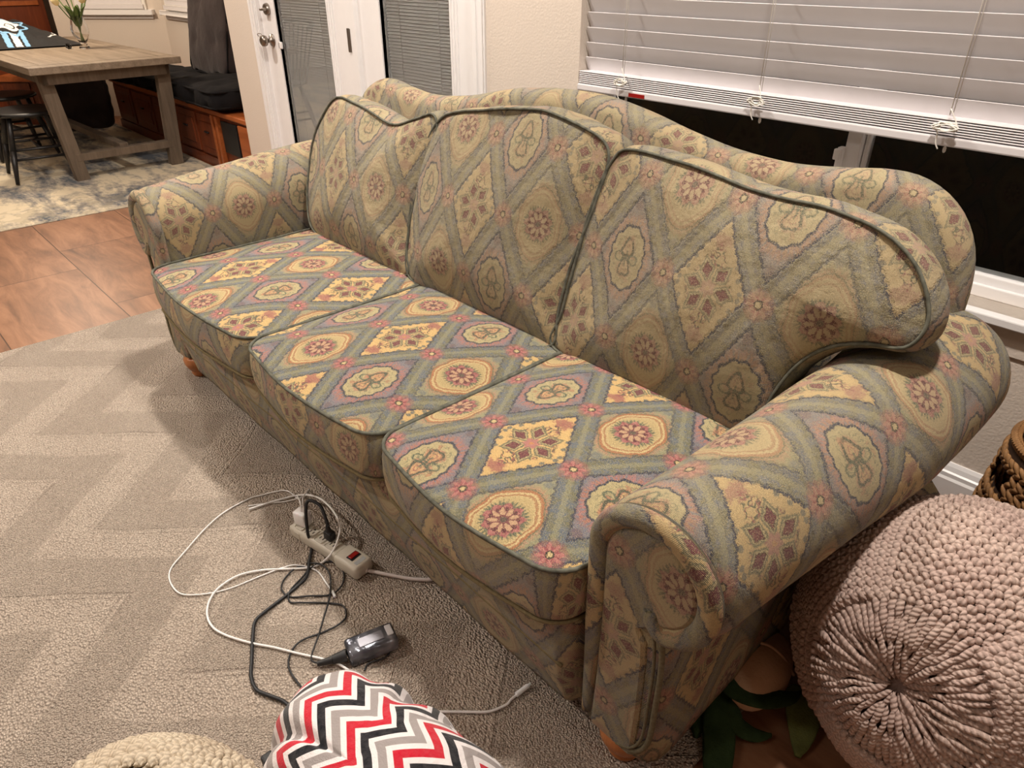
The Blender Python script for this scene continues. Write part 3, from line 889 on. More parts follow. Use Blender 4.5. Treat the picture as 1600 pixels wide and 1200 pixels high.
# seat cushions ---------------------------------------------------------------
def rrect(x0,x1,y0,y1,r0,r1,bow=.0):
    P=[]
    def arc(cx,cy,r,a0,a1):
        for k in range(9):
            a=math.radians(a0+(a1-a0)*k/8); P.append((cx+r*math.cos(a),cy+r*math.sin(a)))
    arc(x0+r0,y0+r0,r0,180,270)
    for k in range(1,12):
        f=k/12; P.append((x0+r0+(x1-x0-2*r0)*f, y0-bow*math.sin(f*PI)))
    arc(x1-r0,y0+r0,r0,270,360)
    arc(x1-r1,y1-r1,r1,0,90); arc(x0+r1,y1-r1,r1,90,180)
    return np.array(P)
def seat(x0,x1,mat,label,y0=.632):
    root = tag(empty('seat_cushion', ((x0+x1)/2,.95,.33)), label, 'cushion', 'seat cushions of the sofa')
    bpy.context.view_layer.update()
    P = rrect(x0,x1,y0,1.30,.075,.03,.022)
    z0 = .466; th=.135
    cx=(x0+x1)/2
    def mp(a,b,d): return (a,b,z0+d)
    def crown(s): return .030*(1-s**2.4)
    rings=[(s,0,crown(s),None) for s in (.12,.25,.38,.5,.6,.7,.78,.85,.91,.95,.98)]
    rings+=[(1,0,-.001,None),(1,.006,-.010,.014),(1,.010,-.03,.035),(1,.012,-.06,.065),(1,.010,-.09,.095),(1,.004,-.115,.12),(1,-.006,-.128,.14),(.9,0,-th,None),(.4,0,-th,None)]
    o,PP,nn = pillow('cushion_body', P, rings, mp, mat, root, N=200, wr=(.003,6)); child_world(o,root)
    o.data.materials.append(F_SIDE1 if mat is F_SEAT1 else (F_SIDE2 if mat is F_SEAT2 else F_SIDE3))
    for p_ in o.data.polygons:
        if p_.center.z < z0-.004 : p_.material_index = 1
    w = [mp(p[0]+q[0]*.004,p[1]+q[1]*.004,.001) for p,q in zip(PP,nn)]
    w = [Vector(v)+ (Vector((q[0],q[1],0))*.0+Vector((0,0,noise.noise(Vector(v)*9)*.002))) for v,q in zip(w,nn)]
    o = tube('top_welt', w, .0043, F_WELT, root, 8, True); child_world(o,root)
    w = [mp(p[0]+q[0]*.002,p[1]+q[1]*.002,-.127) for p,q in zip(PP,nn)]
    o = tube('bottom_welt', w, .004, F_SEAM, root, 8, True); child_world(o,root)
    return root
seat(-1.125,-.570,F_SEAT3,'yellow and blue tapestry seat cushion nearest the camera, beside the right rolled arm')
seat(-1.745,-1.128,F_SEAT2,'yellow and blue tapestry seat cushion in the middle of the three',.628)
seat(-2.47,-1.748,F_SEAT1,'yellow and blue tapestry seat cushion at the far left arm')

# back cushions ---------------------------------------------------------------
def backc(P, mat, label, seed, dome=.055, thick=.14, cen=None):
    P = spline2(P, True, 5)
    c = P.mean(0)
    root = tag(empty('back_cushion', (c[0],1.30,.47)), label, 'cushion', 'back cushions of the sofa')
    bpy.context.view_layer.update()
    zb = P[:,1].min(); zt2 = P[:,1].max()
    def mp(a,b,d): return (a, 1.22+.28*(b-.48)+d, b-.22*d)
    def dm(s):
        return lambda a,b: -dome*(1-s**2.2)*(1.15-.5*(b-zb)/(zt2-zb)) + .008*noise.noise(Vector((a*5+seed,b*5,seed)))*(1 if s<.97 else 0)
    rings=[(s,0,dm(s),None) for s in (.1,.2,.3,.4,.5,.6,.7,.78,.85,.91,.95,.98)]
    rings+=[(1,0,.0,None),(1,.007,.008,.012),(1,.013,.025,.03),(1,.015,.05,.055),(1,.012,.08,.085),(1,.004,.11,.115),(1,-.012,thick-.008,.15),(.9,0,thick,None),(.5,0,thick,None)]
    o,PP,nn = pillow('cushion_body', P, rings, mp, mat, root, N=220, wr=(.006,5), cen=cen); child_world(o,root)
    # the welt follows the wrinkled seam of the cover
    me = o.data; base = 1+12*220
    w = [me.vertices[base+k].co + Vector((nn[k][0]*.002,-.003,nn[k][1]*.002)) for k in range(220)]
    o = tube('welt', w, .0036, F_WELT, root, 8, True); child_world(o,root)
    return root
backc([(-1.145,.475),(-1.15,.56),(-1.145,.70),(-1.125,.86),(-1.10,.945),(-1.06,.972),(-.92,.968),(-.73,.950),(-.57,.945),(-.47,.930),(-.40,.895),(-.357,.84),(-.342,.79),(-.36,.752),(-.42,.738),(-.485,.71),(-.535,.655),(-.56,.58),(-.575,.485),(-.70,.474),(-.9,.472)],
      F_BACK3, 'faded tapestry back cushion nearest the camera, its corner flopped over the right arm', 3, cen=(-.64,.80))
backc([(-1.80,.48),(-1.835,.60),(-1.845,.75),(-1.815,.88),(-1.76,.952),(-1.68,.978),(-1.52,1.003),(-1.36,1.018),(-1.22,1.0),(-1.125,.962),(-1.13,.85),(-1.158,.68),(-1.165,.56),(-1.165,.478),(-1.3,.472),(-1.6,.472)],
      F_BACK2, 'faded tapestry back cushion in the middle of the sofa back', 11)
backc([(-2.40,.485),(-2.465,.56),(-2.485,.70),(-2.455,.83),(-2.36,.935),(-2.25,.938),(-2.12,.920),(-1.99,.905),(-1.88,.935),(-1.80,.955),(-1.775,.90),(-1.80,.80),(-1.835,.68),(-1.835,.56),(-1.815,.478),(-2.0,.472),(-2.2,.472)],
      F_BACK1, 'faded tapestry back cushion at the far left, with a dented top edge', 23)

# ------------------------------------------------------------------ chunky knit / woven strands
def strands(name, items, mat, parent=None, seg=7, rin=6):
    """items: list of (pos, dir, normal, length, width, height). one mesh of yarn lobes"""
    tv=[];tf=[]
    for i in range(rin+1):
        f=i/rin; rr=math.sin(PI*min(max(f,.0),1.0))**.6 if 0<f<1 else 0.02
        for k in range(seg):
            a=2*PI*k/seg; tv.append((f-.5, math.cos(a)*rr*.5, math.sin(a)*rr*.5, k/seg))
    tv=np.array(tv)
    for i in range(rin):
        for k in range(seg): tf.append((i*seg+k,i*seg+(k+1)%seg,(i+1)*seg+(k+1)%seg,(i+1)*seg+k))
    tf=np.array(tf,dtype=np.int32); nv=len(tv); nf=len(tf); M=len(items)
    pos=np.array([it[0] for it in items]); d=np.array([it[1] for it in items]); nn=np.array([it[2] for it in items])
    d/=np.linalg.norm(d,axis=1,keepdims=True); nn-=d*np.sum(d*nn,axis=1,keepdims=True); nn/=np.linalg.norm(nn,axis=1,keepdims=True)
    bb_=np.cross(d,nn); L=np.array([it[3] for it in items])[:,None,None]; W=np.array([it[4] for it in items])[:,None,None]; Hh=np.array([it[5] for it in items])[:,None,None]
    V=pos[:,None,:]+d[:,None,:]*tv[None,:,0:1]*L+bb_[:,None,:]*tv[None,:,1:2]*W+nn[:,None,:]*tv[None,:,2:3]*Hh
    V=V.reshape(-1,3); Fa=(tf[None]+(np.arange(M)*nv)[:,None,None]).reshape(-1,4)
    me=bpy.data.meshes.new(name); me.vertices.add(len(V)); me.vertices.foreach_set('co',V.astype(np.float32).ravel())
    me.loops.add(Fa.size); me.loops.foreach_set('vertex_index',Fa.ravel().astype(np.int32))
    me.polygons.add(len(Fa)); me.polygons.foreach_set('loop_start',np.arange(0,Fa.size,4,dtype=np.int32))
    me.polygons.foreach_set('use_smooth',[True]*len(Fa))
    uvv=np.stack([np.broadcast_to(tv[None,:,0]*L[:,:,0],(M,nv)),np.broadcast_to(tv[None,:,3],(M,nv))],-1).reshape(-1,2)
    uvl=me.uv_layers.new(name='UVMap'); uvl.data.foreach_set('uv',uvv[Fa.ravel()].astype(np.float32).ravel())
    me.update(calc_edges=True); me.validate()
    return link(name,me,mat,parent)

def knit_ball(name, c, rad, ax, label, cat, mat, core, N=46, rows=30, seed=1):
    c=Vector(c); ax=Vector(ax).normalized(); e1=ax.cross(Vector((0,0,1))).normalized(); e2=ax.cross(e1)
    root=tag(empty(name,(c.x,c.y,c.z)),label,cat); bpy.context.view_layer.update()
    R,A=rad     # equatorial radius, half height along the axis
    def surf(phi,th,o=0):
        sp=abs(math.sin(phi))**.85; cp=math.cos(phi); cp=math.copysign(abs(cp)**.9,cp)
        lump=1+.02*noise.noise(Vector((math.cos(th)*2,math.sin(th)*2,phi*2+seed)))
        dimple=.07*math.exp(-(phi/.16)**2)+.10*math.exp(-((PI-phi)/.16)**2)
        return c+((e1*math.cos(th)+e2*math.sin(th))*(R*sp+o*sp)+ax*((A*(1-dimple))*cp+o*cp))*lump
    V=[];F=[];nu,nv=64,40
    for j in range(nv+1):
        for i in range(nu): V.append(surf(max(.001,min(PI-.001,PI*j/nv)),2*PI*i/nu,-.008))
    for j in range(nv):
        for i in range(nu): F.append((j*nu+i,j*nu+(i+1)%nu,(j+1)*nu+(i+1)%nu,(j+1)*nu+i))
    o=mesh('inner_cover',V,F,core,root); child_world(o,root)
    its=[]
    r_=random.Random(seed)
    for j in range(rows):
        phi=.045+(PI-.09)*(j+.5)/rows; sp=math.sin(phi); dph=(PI-.09)/rows
        rowlen=dph*(A*.6+R*.4)
        for i in range(N):
            th=2*PI*(i+.5)/N; wth=2*PI*R*abs(sp)**.85/N
            q=(i*6//N)%2   # alternate panels of stocking stitch and moss stitch
            shift = math.sin(phi*3+i*.0)*0
            near = sp < .47
            p=surf(phi,th,.004); pu=surf(phi+.02,th,.004); pr_=surf(phi,th+.02,.004)
            du=(pu-p).normalized(); dr=(pr_-p).normalized(); nrm=(p-c).normalized()
            if near:
                if (wth<.0075 and i%2) or (wth<.004 and i%4): continue
                d=du+dr*r_.uniform(-.22,.22)
                its.append((p+nrm*r_.uniform(-.003,.004),d,nrm,rowlen*2.3,max(.012,wth*1.15)*r_.uniform(.85,1.2),.013))
                continue
            wave=.35*math.sin(i*.9)*(q)
            if q==0 and (j%2==0):
                its.append((p-du*rowlen*.2,dr+du*.35,nrm,wth*1.15,.0165,.022)); its.append((p+du*rowlen*.35-dr*wth*.4,dr-du*.45,nrm,wth*.95,.015,.017))
            elif q==0:
                its.append((p+dr*wth*.2,du+dr*.5,nrm,rowlen*1.5,.013,.015)); its.append((p-dr*wth*.25,du-dr*.5,nrm,rowlen*1.5,.013,.015))
            else:
                bulge=nrm*(.008*abs(math.sin(i*6*PI/N*1.0)))
                for s2 in (-1,1):
                    its.append((p+dr*s2*wth*.24+bulge,du-dr*s2*.48+dr*wave*.4,nrm,rowlen*1.75,.0165,.019))
    its=[(np.array(a),np.array(b),np.array(n_),l,w,h) for a,b,n_,l,w,h in its]
    o=strands('knitted_cover',its,mat,root); child_world(o,root)
    return root
knit_ball('knitted_pouf',(-.098,1.205,.262),(.262,.262),(-.12,-.97,.30),'round mauve-grey chunky knitted pouf beside the right arm of the sofa','pouf',M_YARN,M_YCORE,66,42,4)
knit_ball('knitted_pouf',(-.705,-.065,.190),(.228,.190),(.05,.02,1),'cream chunky knitted pouf in the bottom left foreground next to the chevron blanket','pouf',M_YARNC,M_YCOREC,48,26,9)

# woven basket -----------------------------------------------------------------
BC=Vector((-.070,1.812,0)); BR=.160; BH=.405
BK=tag(empty('woven_basket',tuple(BC)),'brown braided water hyacinth basket with hand holes against the wall','basket'); bpy.context.view_layer.update()
def brad(z): return BR*(1.13-.22*(z/BH)**1.3)
HA=math.radians(205)   # handle opening direction
def inhole(a,z): 
    d=(a-HA+PI)%(2*PI)-PI
    d2=(a-HA-PI+PI)%(2*PI)-PI
    return (abs(d)<.36 or abs(d2)<.36) and (.275<z<.34)
V=[];F=[];nu=72;nz=20
for sgn in (0,1):
    for j in range(nz+1):
        z=.006+(BH-.01)*j/nz
        for i in range(nu):
            a=2*PI*i/nu; r=brad(z)-(.010 if sgn else .0)
            V.append((BC.x+r*math.cos(a),BC.y+r*math.sin(a),z))
off=(nz+1)*nu
for j in range(nz):
    for i in range(nu):
        a=2*PI*(i+.5)/nu; z=.006+(BH-.01)*(j+.5)/nz
        if inhole(a,z): continue
        F.append((j*nu+i,j*nu+(i+1)%nu,(j+1)*nu+(i+1)%nu,(j+1)*nu+i)); F.append(tuple(off+q for q in (j*nu+i,(j+1)*nu+i,(j+1)*nu+(i+1)%nu,j*nu+(i+1)%nu)))
F.append(tuple(range(nu))[::-1])
o=mesh('basket_wall',V,F,M_HYDK,BK); child_world(o,BK)
its=[]; rows=12; rr_=random.Random(5)
for j in range(rows):
    z=.018+j*.0315
    for i in range(50):
        for s2 in (-1,1):
            a=2*PI*(i+.25*s2+.5*(j%2))/50; zz=z+s2*.0065
            if inhole(a,z) or z>.385: continue
            r=brad(z)+.003; n_=np.array((math.cos(a),math.sin(a),0.)); t_=np.array((-math.sin(a),math.cos(a),0.))
            its.append((np.array((BC.x,BC.y,zz))+n_*r,t_+np.array((0,0,-s2*.85)),n_,.034*rr_.uniform(.85,1.2),.0135*rr_.uniform(.8,1.25),.014))
for j in range(7):       # inside weave near the rim
    z=.17+j*.03
    for i in range(36):
        a=2*PI*(i+.5*(j%2))/36
        if inhole(a,z): continue
        n_=np.array((-math.cos(a),-math.sin(a),0.)); t_=np.array((-math.sin(a),math.cos(a),0.))
        its.append((np.array((BC.x,BC.y,z))-n_*(brad(z)-.012),t_*.3+np.array((0,0,1.)),n_,.04,.018,.01))
o=strands('braided_weave',its,M_HYAC,BK); child_world(o,BK)
its=[]
for i in range(110):
    a=2*PI*i/110; n_=np.array((math.cos(a),math.sin(a),0.)); r=brad(BH)-.004
    t_=np.array((-math.sin(a),math.cos(a),0.))
    its.append((np.array((BC.x,BC.y,BH))+n_*r,np.array((0,0,1.))+t_*.35,n_,.030,.012,.020)); 
    its.append((np.array((BC.x,BC.y,BH+.004))+n_*r,n_+t_*.35,np.array((0,0,1.)),.026,.013,.018))
o=strands('wrapped_rim',its,M_HYAC,BK); child_world(o,BK)
def cloth_fold(name,c,sx,sy,h,mat,label,rz=.3,layers=3):
    s=MB(); 
    for k in range(layers):
        m4=Matrix.Rotation(rz+k*.12,4,'Z'); m4.translation=Vector((c[0],c[1],c[2]+k*h))
        s.box((-sx/2,-sy/2,0),(sx/2,sy/2,h*.96),h*.42,3,m4)
    return tag(s.build(name,mat,None,True),label,'cloth')
cloth_fold('folded_blanket',(-.07,1.79,.235),.20,.17,.022,M_MUST,'mustard yellow knitted throw folded in the basket below the grey one',.2,2)
cloth_fold('folded_blanket',(-.07,1.80,.282),.19,.16,.020,M_GREYC,'grey folded throw on top inside the basket',.45,3)
cloth_fold('folded_blanket',(-.07,1.81,.010),.19,.18,.038,M_BLKCUS,'black folded throw at the bottom of the basket',.1,4)

# plush under the sofa end --------------------------------------------------------
def ellipsoid(c,r,rot=None,nu=28,nv=18,wob=0,seed=0,flat=None):
    V=[];F=[]
    for j in range(nv+1):
        ph=PI*j/nv
        for i in range(nu):
            a=2*PI*i/nu; p=Vector((r[0]*math.sin(ph)*math.cos(a),r[1]*math.sin(ph)*math.sin(a),r[2]*math.cos(ph)))
            if wob: p*=1+wob*noise.noise(p*12+Vector((seed,0,0)))
            if rot: p=rot@p
            p=p+Vector(c)
            if flat is not None and p.z<flat: p.z=flat+(p.z-flat)*.05
            V.append(p)
    for j in range(nv):
        for i in range(nu): F.append((j*nu+i,j*nu+(i+1)%nu,(j+1)*nu+(i+1)%nu,(j+1)*nu+i))
    return V,F
PL=tag(empty('plush_toy',(-.335,1.02,0)),'cream plush toy with green felt leaves on the dark floor under the right sofa arm','plush toy'); bpy.context.view_layer.update()
V,F=ellipsoid((-.375,1.06,.060),(.060,.105,.055),Matrix.Rotation(.15,3,'Z'),wob=.05,flat=.006)
o=mesh('body',V,F,M_CREAM,PL); child_world(o,PL)
tubep=[(-.43,.985,.065),(-.40,1.02,.112),(-.345,1.065,.112),(-.315,1.09,.065)]
o=tube('seam',catmull([(-.43,1.045,.085),(-.39,1.07,.121),(-.35,1.085,.110),(-.318,1.10,.06)],8),.003,M_CREAM,PL); child_world(o,PL)
def leafm(name,path,w,mat,th=.008,seed=0):
    P=catmull(path,6); m=len(P); V=[];F=[]
    for i,p in enumerate(P):
        f=i/(m-1); t=(P[min(i+1,m-1)]-P[max(i-1,0)]).normalized(); sd=t.cross(Vector((0,0,1)))
        if sd.length<.05: sd=Vector((1,0,0))
        sd.normalize(); up=sd.cross(t); ww=w*(math.sin(PI*min(.97,max(.06,f**.75)))**.7)
        for k in range(12):
            a=2*PI*k/12; V.append(p+sd*math.cos(a)*ww+up*math.sin(a)*th*(1+.4*noise.noise(p*30)))
    for i in range(m-1):
        for k in range(12): F.append((i*12+k,i*12+(k+1)%12,(i+1)*12+(k+1)%12,(i+1)*12+k))
    F.append(tuple(range(12))[::-1]); F.append(tuple((m-1)*12+k for k in range(12)))
    o=mesh(name,V,F,mat,PL); child_world(o,PL); return o
leafm('felt_leaf',[(-.415,.985,.05),(-.385,.93,.045),(-.345,.87,.03),(-.31,.81,.014),(-.29,.76,.012)],.032,M_LEAF)
leafm('felt_leaf',[(-.43,.99,.075),(-.385,.965,.08),(-.335,.985,.078),(-.30,1.03,.070),(-.29,1.075,.05)],.026,M_LEAF)
leafm('felt_leaf',[(-.31,1.08,.05),(-.275,1.06,.045),(-.25,1.02,.030),(-.232,.975,.012)],.034,M_LEAF2)
leafm('felt_leaf',[(-.38,.96,.05),(-.35,.93,.04),(-.315,.945,.022),(-.29,.975,.014)],.022,M_LEAF)
leafm('felt_leaf',[(-.42,.98,.05),(-.415,.92,.035),(-.39,.86,.014)],.024,M_LEAF)

# ------------------------------------------------------------------ blanket heap
def heap(name,c,R,H,mat,nu=180,nv=60):
    V=[];UV=[];F=[]
    for j in range(nv+1):
        f=j/nv
        for i in range(nu):
            a=2*PI*i/nu
            rad=R(a)
            # profile: flat top rolling over to the floor
            g_=f*1.35
            if g_<=1: rr=math.sin(g_*PI/2)*.0+g_; 
            x_=min(1,g_)
            zz=H*(1-x_**3.6)**.70 if x_<1 else 0
            rr=x_*(1.0)
            # side goes straight down a little
            fold=.018*math.sin(a*9+2*math.sin(a*3))*x_**2+.012*math.sin(a*17+1)*x_**4
            r=rad*rr*(1+fold/ max(rad,.01))
            crease=0
            da=(a-math.radians(196)+PI)%(2*PI)-PI
            crease=-.055*math.exp(-(da/.10)**2)*g_**1.0
            r2=r*(1+crease*1.8)
            n3=noise.noise(Vector((math.cos(a)*r*7,math.sin(a)*r*7,3)))*.016
            x=c[0]+r2*math.cos(a); y=c[1]+r2*math.sin(a); z=max(.014,zz+(crease*.9+n3)*(zz/H)**.5)
            V.append((x,y,z))
            s=f*1.0*(rad+H*.75)
            UV.append((s*math.cos(a),s*math.sin(a)))
    for j in range(nv):
        for i in range(nu): F.append((j*nu+i,j*nu+(i+1)%nu,(j+1)*nu+(i+1)%nu,(j+1)*nu+i))
    th=math.radians(104)
    UV=[(u*math.cos(th)+v*math.sin(th),-u*math.sin(th)+v*math.cos(th)) for u,v in UV]
    return mesh(name,V,F,mat,uv=UV)
HC=(-.62,.25)
def HR(a):
    return float(np.interp(math.degrees(a)%360,[0,60,90,120,145,165,190,225,270,315,360],[.30,.29,.235,.24,.29,.315,.28,.18,.13,.20,.30]))
BLK=tag(empty('chevron_blanket',(HC[0],HC[1],0)),'fleece blanket with red, black, grey and white chevrons heaped in the bottom foreground','blanket'); bpy.context.view_layer.update()
o=heap('blanket_cloth',HC,HR,.335,M_CHEV); o.parent=BLK; child_world(o,BLK)
o=MB().box((-.86,.185,.10),(-.84,.207,.135),.004).build('hem_tag',M_BLKP,BLK); child_world(o,BLK)

# ------------------------------------------------------------------ cables and power strip on the rug
RZ=.012
CB={
'w1': [(-1.6, 0.638), (-1.639, 0.636), (-1.665, 0.619), (-1.686, 0.569), (-1.695, 0.536), (-1.686, 0.461), (-1.655, 0.393), (-1.603, 0.314), (-1.57, 0.267), (-1.531, 0.249), (-1.478, 0.248), (-1.447, 0.265), (-1.418, 0.307), (-1.401, 0.354), (-1.39, 0.418), (-1.376, 0.477), (-1.359, 0.508), (-1.31, 0.535), (-1.257, 0.532), (-1.221, 0.528)] ,
'w2': [(-1.654, 0.516), (-1.644, 0.565), (-1.631, 0.611), (-1.616, 0.648), (-1.592, 0.674), (-1.551, 0.689), (-1.482, 0.687), (-1.418, 0.668), (-1.372, 0.633), (-1.338, 0.591), (-1.328, 0.554), (-1.337, 0.525), (-1.367, 0.487), (-1.408, 0.436), (-1.432, 0.383), (-1.426, 0.33), (-1.4, 0.295), (-1.361, 0.273), (-1.316, 0.268), (-1.272, 0.281), (-1.215, 0.312), (-1.166, 0.346), (-1.114, 0.378), (-1.065, 0.41), (-1.027, 0.43), (-0.95, 0.446),(-.85,.46),(-.80,.50)] ,
'w2b': [(-.80,.50),(-0.762, 0.541), (-0.738, 0.566), (-0.712, 0.596), (-0.7, 0.632), (-0.702, 0.647), (-0.702, 0.668)] ,
'w3': [(-1.613, 0.68), (-1.596, 0.659), (-1.608, 0.612), (-1.639, 0.568), (-1.667, 0.52)] ,
'b1': [(-1.451, 0.612), (-1.399, 0.572), (-1.348, 0.537), (-1.307, 0.507), (-1.294, 0.474), (-1.283, 0.429), (-1.272, 0.38), (-1.259, 0.347), (-1.224, 0.324), (-1.164, 0.292), (-1.124, 0.272), (-1.085, 0.266), (-1.055, 0.278), (-1.02, 0.295), (-.98,.30)] ,
'b2': [(-1.33, 0.526), (-1.351, 0.504), (-1.341, 0.465), (-1.311, 0.44), (-1.276, 0.444), (-1.244, 0.478), (-1.217, 0.516), (-1.216, 0.548), (-1.248, 0.578), (-1.291, 0.587), (-1.32, 0.569), (-1.326, 0.531), (-1.313, 0.496), (-1.29, 0.451), (-1.262, 0.436), (-1.237, 0.455), (-1.199, 0.498), (-1.162, 0.522), (-1.131, 0.512), (-1.119, 0.484), (-1.127, 0.444), (-1.136, 0.4), (-1.126, 0.367), (-1.082, 0.341), (-1.0, 0.34)] ,
'b3': [(-1.346, 0.528), (-1.315, 0.552), (-1.273, 0.552), (-1.209, 0.516), (-1.165, 0.475), (-1.119, 0.433), (-1.083, 0.395), (-1.063, 0.389), (-1.045, 0.408), (-1.050, 0.425)] ,
'b4': [(-1.007, 0.552), (-0.985, 0.549), (-0.974, 0.532), (-0.969, 0.509), (-0.98, 0.478),(-.97,.46)] ,
'cord': [(-1.228, 0.622), (-1.205, 0.636), (-1.177, 0.654), (-1.149, 0.674), (-1.116, 0.698), (-1.08, 0.735), (-1.05, 0.80)] ,
}
def cable(pts,r,mat,label,pre=(),post=(),z=None,name='cable',mids=None):
    z=RZ+r if z is None else z
    P=list(pre)+[(x,y,z+.0015*math.sin(i*1.3)+.0015) for i,(x,y) in enumerate(pts)]+list(post)
    o=tube(name,catmull(P,7),r,mat,None,8)
    return o
def capsule(a,b,r,mat,parent,name='connector'):
    o=MB().cone(a,b,r,r*.85,14).build(name,mat,parent,'auto'); return o
# strip
a=Vector((-1.470,.575,0)); bv=Vector((-1.225,.618,0)); ang=math.atan2(bv.y-a.y,bv.x-a.x); L=(bv-a).length
PS=tag(empty('power_strip',((a.x+bv.x)/2,(a.y+bv.y)/2,RZ),ang),'putty-coloured power strip with a red rocker switch on the rug in front of the sofa','power strip')
MB().box((-L/2-.012,-.024,0),(L/2-.07,.024,.036),.009,3).box((L/2-.075,-.030,0),(L/2+.012,.030,.041),.010,3).build('housing',M_STRIP,PS,'auto')
for k in range(4):
    x=-L/2+.022+k*.040
    o=MB().box((x-.015,-.017,.0355),(x+.015,.017,.0375),.003).build('outlet',M_STRIP,PS)
    MB().box((x-.007,-.006,.0374),(x-.004,.002,.0380)).box((x+.004,-.006,.0374),(x+.007,.002,.0380)).lathe([(.0028,0),(.0028,.0006)],(x,.008,.0374),10).build('slot',M_SLOT,o)
o=MB().box((-L/2+.012,-.0255,.010),(-L/2+.034,-.0235,.030),.001).box((-L/2+.018,-.0262,.014),(-L/2+.020,-.0250,.020)).box((-L/2+.026,-.0262,.014),(-L/2+.028,-.0250,.020)).build('outlet',M_STRIP,PS)
o=MB().box((L/2-.040,-.014,.0405),(L/2-.018,.018,.0425),.001).build('switch_bezel',M_BLKP,PS)
MB().box((L/2-.036,-.011,.0420),(L/2-.023,.015,.0452),.001).build('switch',M_RED,o)
MB().box((L/2-.010,-.016,.0405),(L/2+.002,.016,.0415)).build('info_label',plain('label_silver',(176,180,182),.4),PS)
o=cable(CB['cord'],.0048,M_CABLEG,'',pre=[(-1.238,.612,RZ+.014)],z=RZ+.006); o.parent=PS; bpy.context.view_layer.update(); child_world(o,PS); o.name='power_cord'
o=capsule((-1.232,.6175,RZ+.013),(-1.214,.628,RZ+.011),.0075,M_CABLEG,PS,'strain_relief'); child_world(o,PS)
# charger
cc=Vector((-1.452,.583,RZ+.0385))
CH=tag(empty('usb_charger',tuple(cc),ang+.15),'white cube charger with two ports plugged into the left end of the power strip','charger')
MB().box((-.021,-.015,0),(.021,.015,.044),.006,3).build('charger_body',M_WHTP,CH,'auto')
def up(dx,h): 
    p=Matrix.Rotation(ang+.15,4,'Z')@Vector((dx,0,h)); return (cc.x+p.x,cc.y+p.y,cc.z+h)
W1=tag(empty('charging_cable',up(.0,.044)),'thin white charging cable looping widest to the left from the cube charger','cable','cables on the rug'); bpy.context.view_layer.update()
o=cable(CB['w1'],.0020,M_CABLEW,'',pre=[up(.003,.052),up(.002,.075),(-1.50,.60,.105),(-1.55,.62,.06)],name='cord'); o.parent=W1; child_world(o,W1)
o=capsule(up(.003,.044),up(.003,.062),.0040,M_WHTP,W1); child_world(o,W1)
o=capsule((-1.221,.528,RZ+.004),(-1.200,.524,RZ+.004),.0042,M_WHTP,W1); child_world(o,W1)
W3=tag(empty('charging_cable',up(.012,.044)),'short white charging cable bending back behind the cube charger','cable','cables on the rug'); bpy.context.view_layer.update()
o=cable(CB['w3'],.0018,M_CABLEW,'',pre=[up(.012,.052),up(.013,.085),(-1.50,.62,.10),(-1.56,.66,.06)],name='cord'); o.parent=W3; child_world(o,W3)
o=capsule(up(.012,.044),up(.012,.062),.0040,M_WHTP,W3); child_world(o,W3)
W2=tag(empty('charging_cable',(-1.60,.68,RZ)),'thicker white cable circling the power strip and running under the chevron blanket','cable','cables on the rug'); bpy.context.view_layer.update()
zz=[]; P=CB['w2']
pts=[]
for i,(x,y) in enumerate(P):
    z=RZ+.006
    if 3<=i<=10: z=RZ+.006+.055*math.sin((i-3)/7*PI)
    pts.append((x,y,z))
# raise shifts the drawn path toward the camera, compensate along the view direction
pts=[(x*(1-(z-RZ)/1.35),y*(1-(z-RZ)/1.35),z) for x,y,z in pts]
o=tube('cord',catmull(pts,7),.0028,M_CABLEW,W2,8); child_world(o,W2)
o=tube('cord',catmull([(x,y,RZ+.0045) for x,y in CB['w2b']],7),.0028,M_CABLEW,W2,8); child_world(o,W2)
o=MB().cone((-.702,.662,RZ+.006),(-.700,.694,RZ+.008),.0055,.005,12).cone((-.700,.694,RZ+.008),(-.6995,.702,RZ+.0085),.0035,.003,10).build('connector',M_WHTP,W2,'auto'); child_world(o,W2)
# black cables
B1=tag(empty('power_cable',(-1.355,.598,RZ)),'thick black power cable arching up from the strip and curving under the blanket','cable','cables on the rug'); bpy.context.view_layer.update()
ppl=Vector((-1.352,.605,RZ+.0385))
pre=[(ppl.x,ppl.y,.072),(ppl.x-.012,ppl.y+.004,.095),(-1.40,.615,.125),(-1.43,.600,.134),(-1.425,.585,.115),(-1.40,.568,.06)]
o=cable(CB['b1'][1:],.0042,M_CABLEB,'',pre=pre,name='cord'); o.parent=B1; child_world(o,B1)
o=MB().box((-.014,-.011,0),(.014,.011,.026),.005,2,Matrix.Translation(ppl)@Matrix.Rotation(ang,4,'Z')).cone(tuple(ppl+Vector((0,0,.02))),tuple(ppl+Vector((-.004,0,.042))),.009,.005,12).build('plug',M_BLKP,B1,'auto'); child_world(o,B1)
AD=tag(empty('power_adapter',(-1.008,.505,RZ),math.radians(75)),'glossy dark grey power adapter box lying on the rug by the chevron blanket','adapter')
MB().box((-.056,-.028,.001),(.056,.028,.040),.008,3).build('adapter_body',M_TAPE,AD,'auto')
MB().box((.036,-.012,.0405),(.050,.018,.0425),.002).build('clear_tab',plain('pale_sticker',(206,204,206),.3),AD)
MB().box((-.030,-.014,.0395),(.028,.012,.0418),.002).build('raised_panel',plain('grey_panel',(150,150,158),.25,metal=.5),AD)
MB().cone((-.058,0,.018),(-.088,.004,.016),.014,.010,16).cone((-.088,.004,.016),(-.12,.012,.012),.009,.006,12).build('cable_plug',M_BLKP,AD,'auto')
B2=tag(tube('adapter_cable',catmull([(x,y,RZ+.003+.003*(i%2)) for i,(x,y) in enumerate(CB['b2'])],7),.0022,M_CABLEB,None,8),'thin black cable coiled in two loose loops below the power strip','cable','cables on the rug')
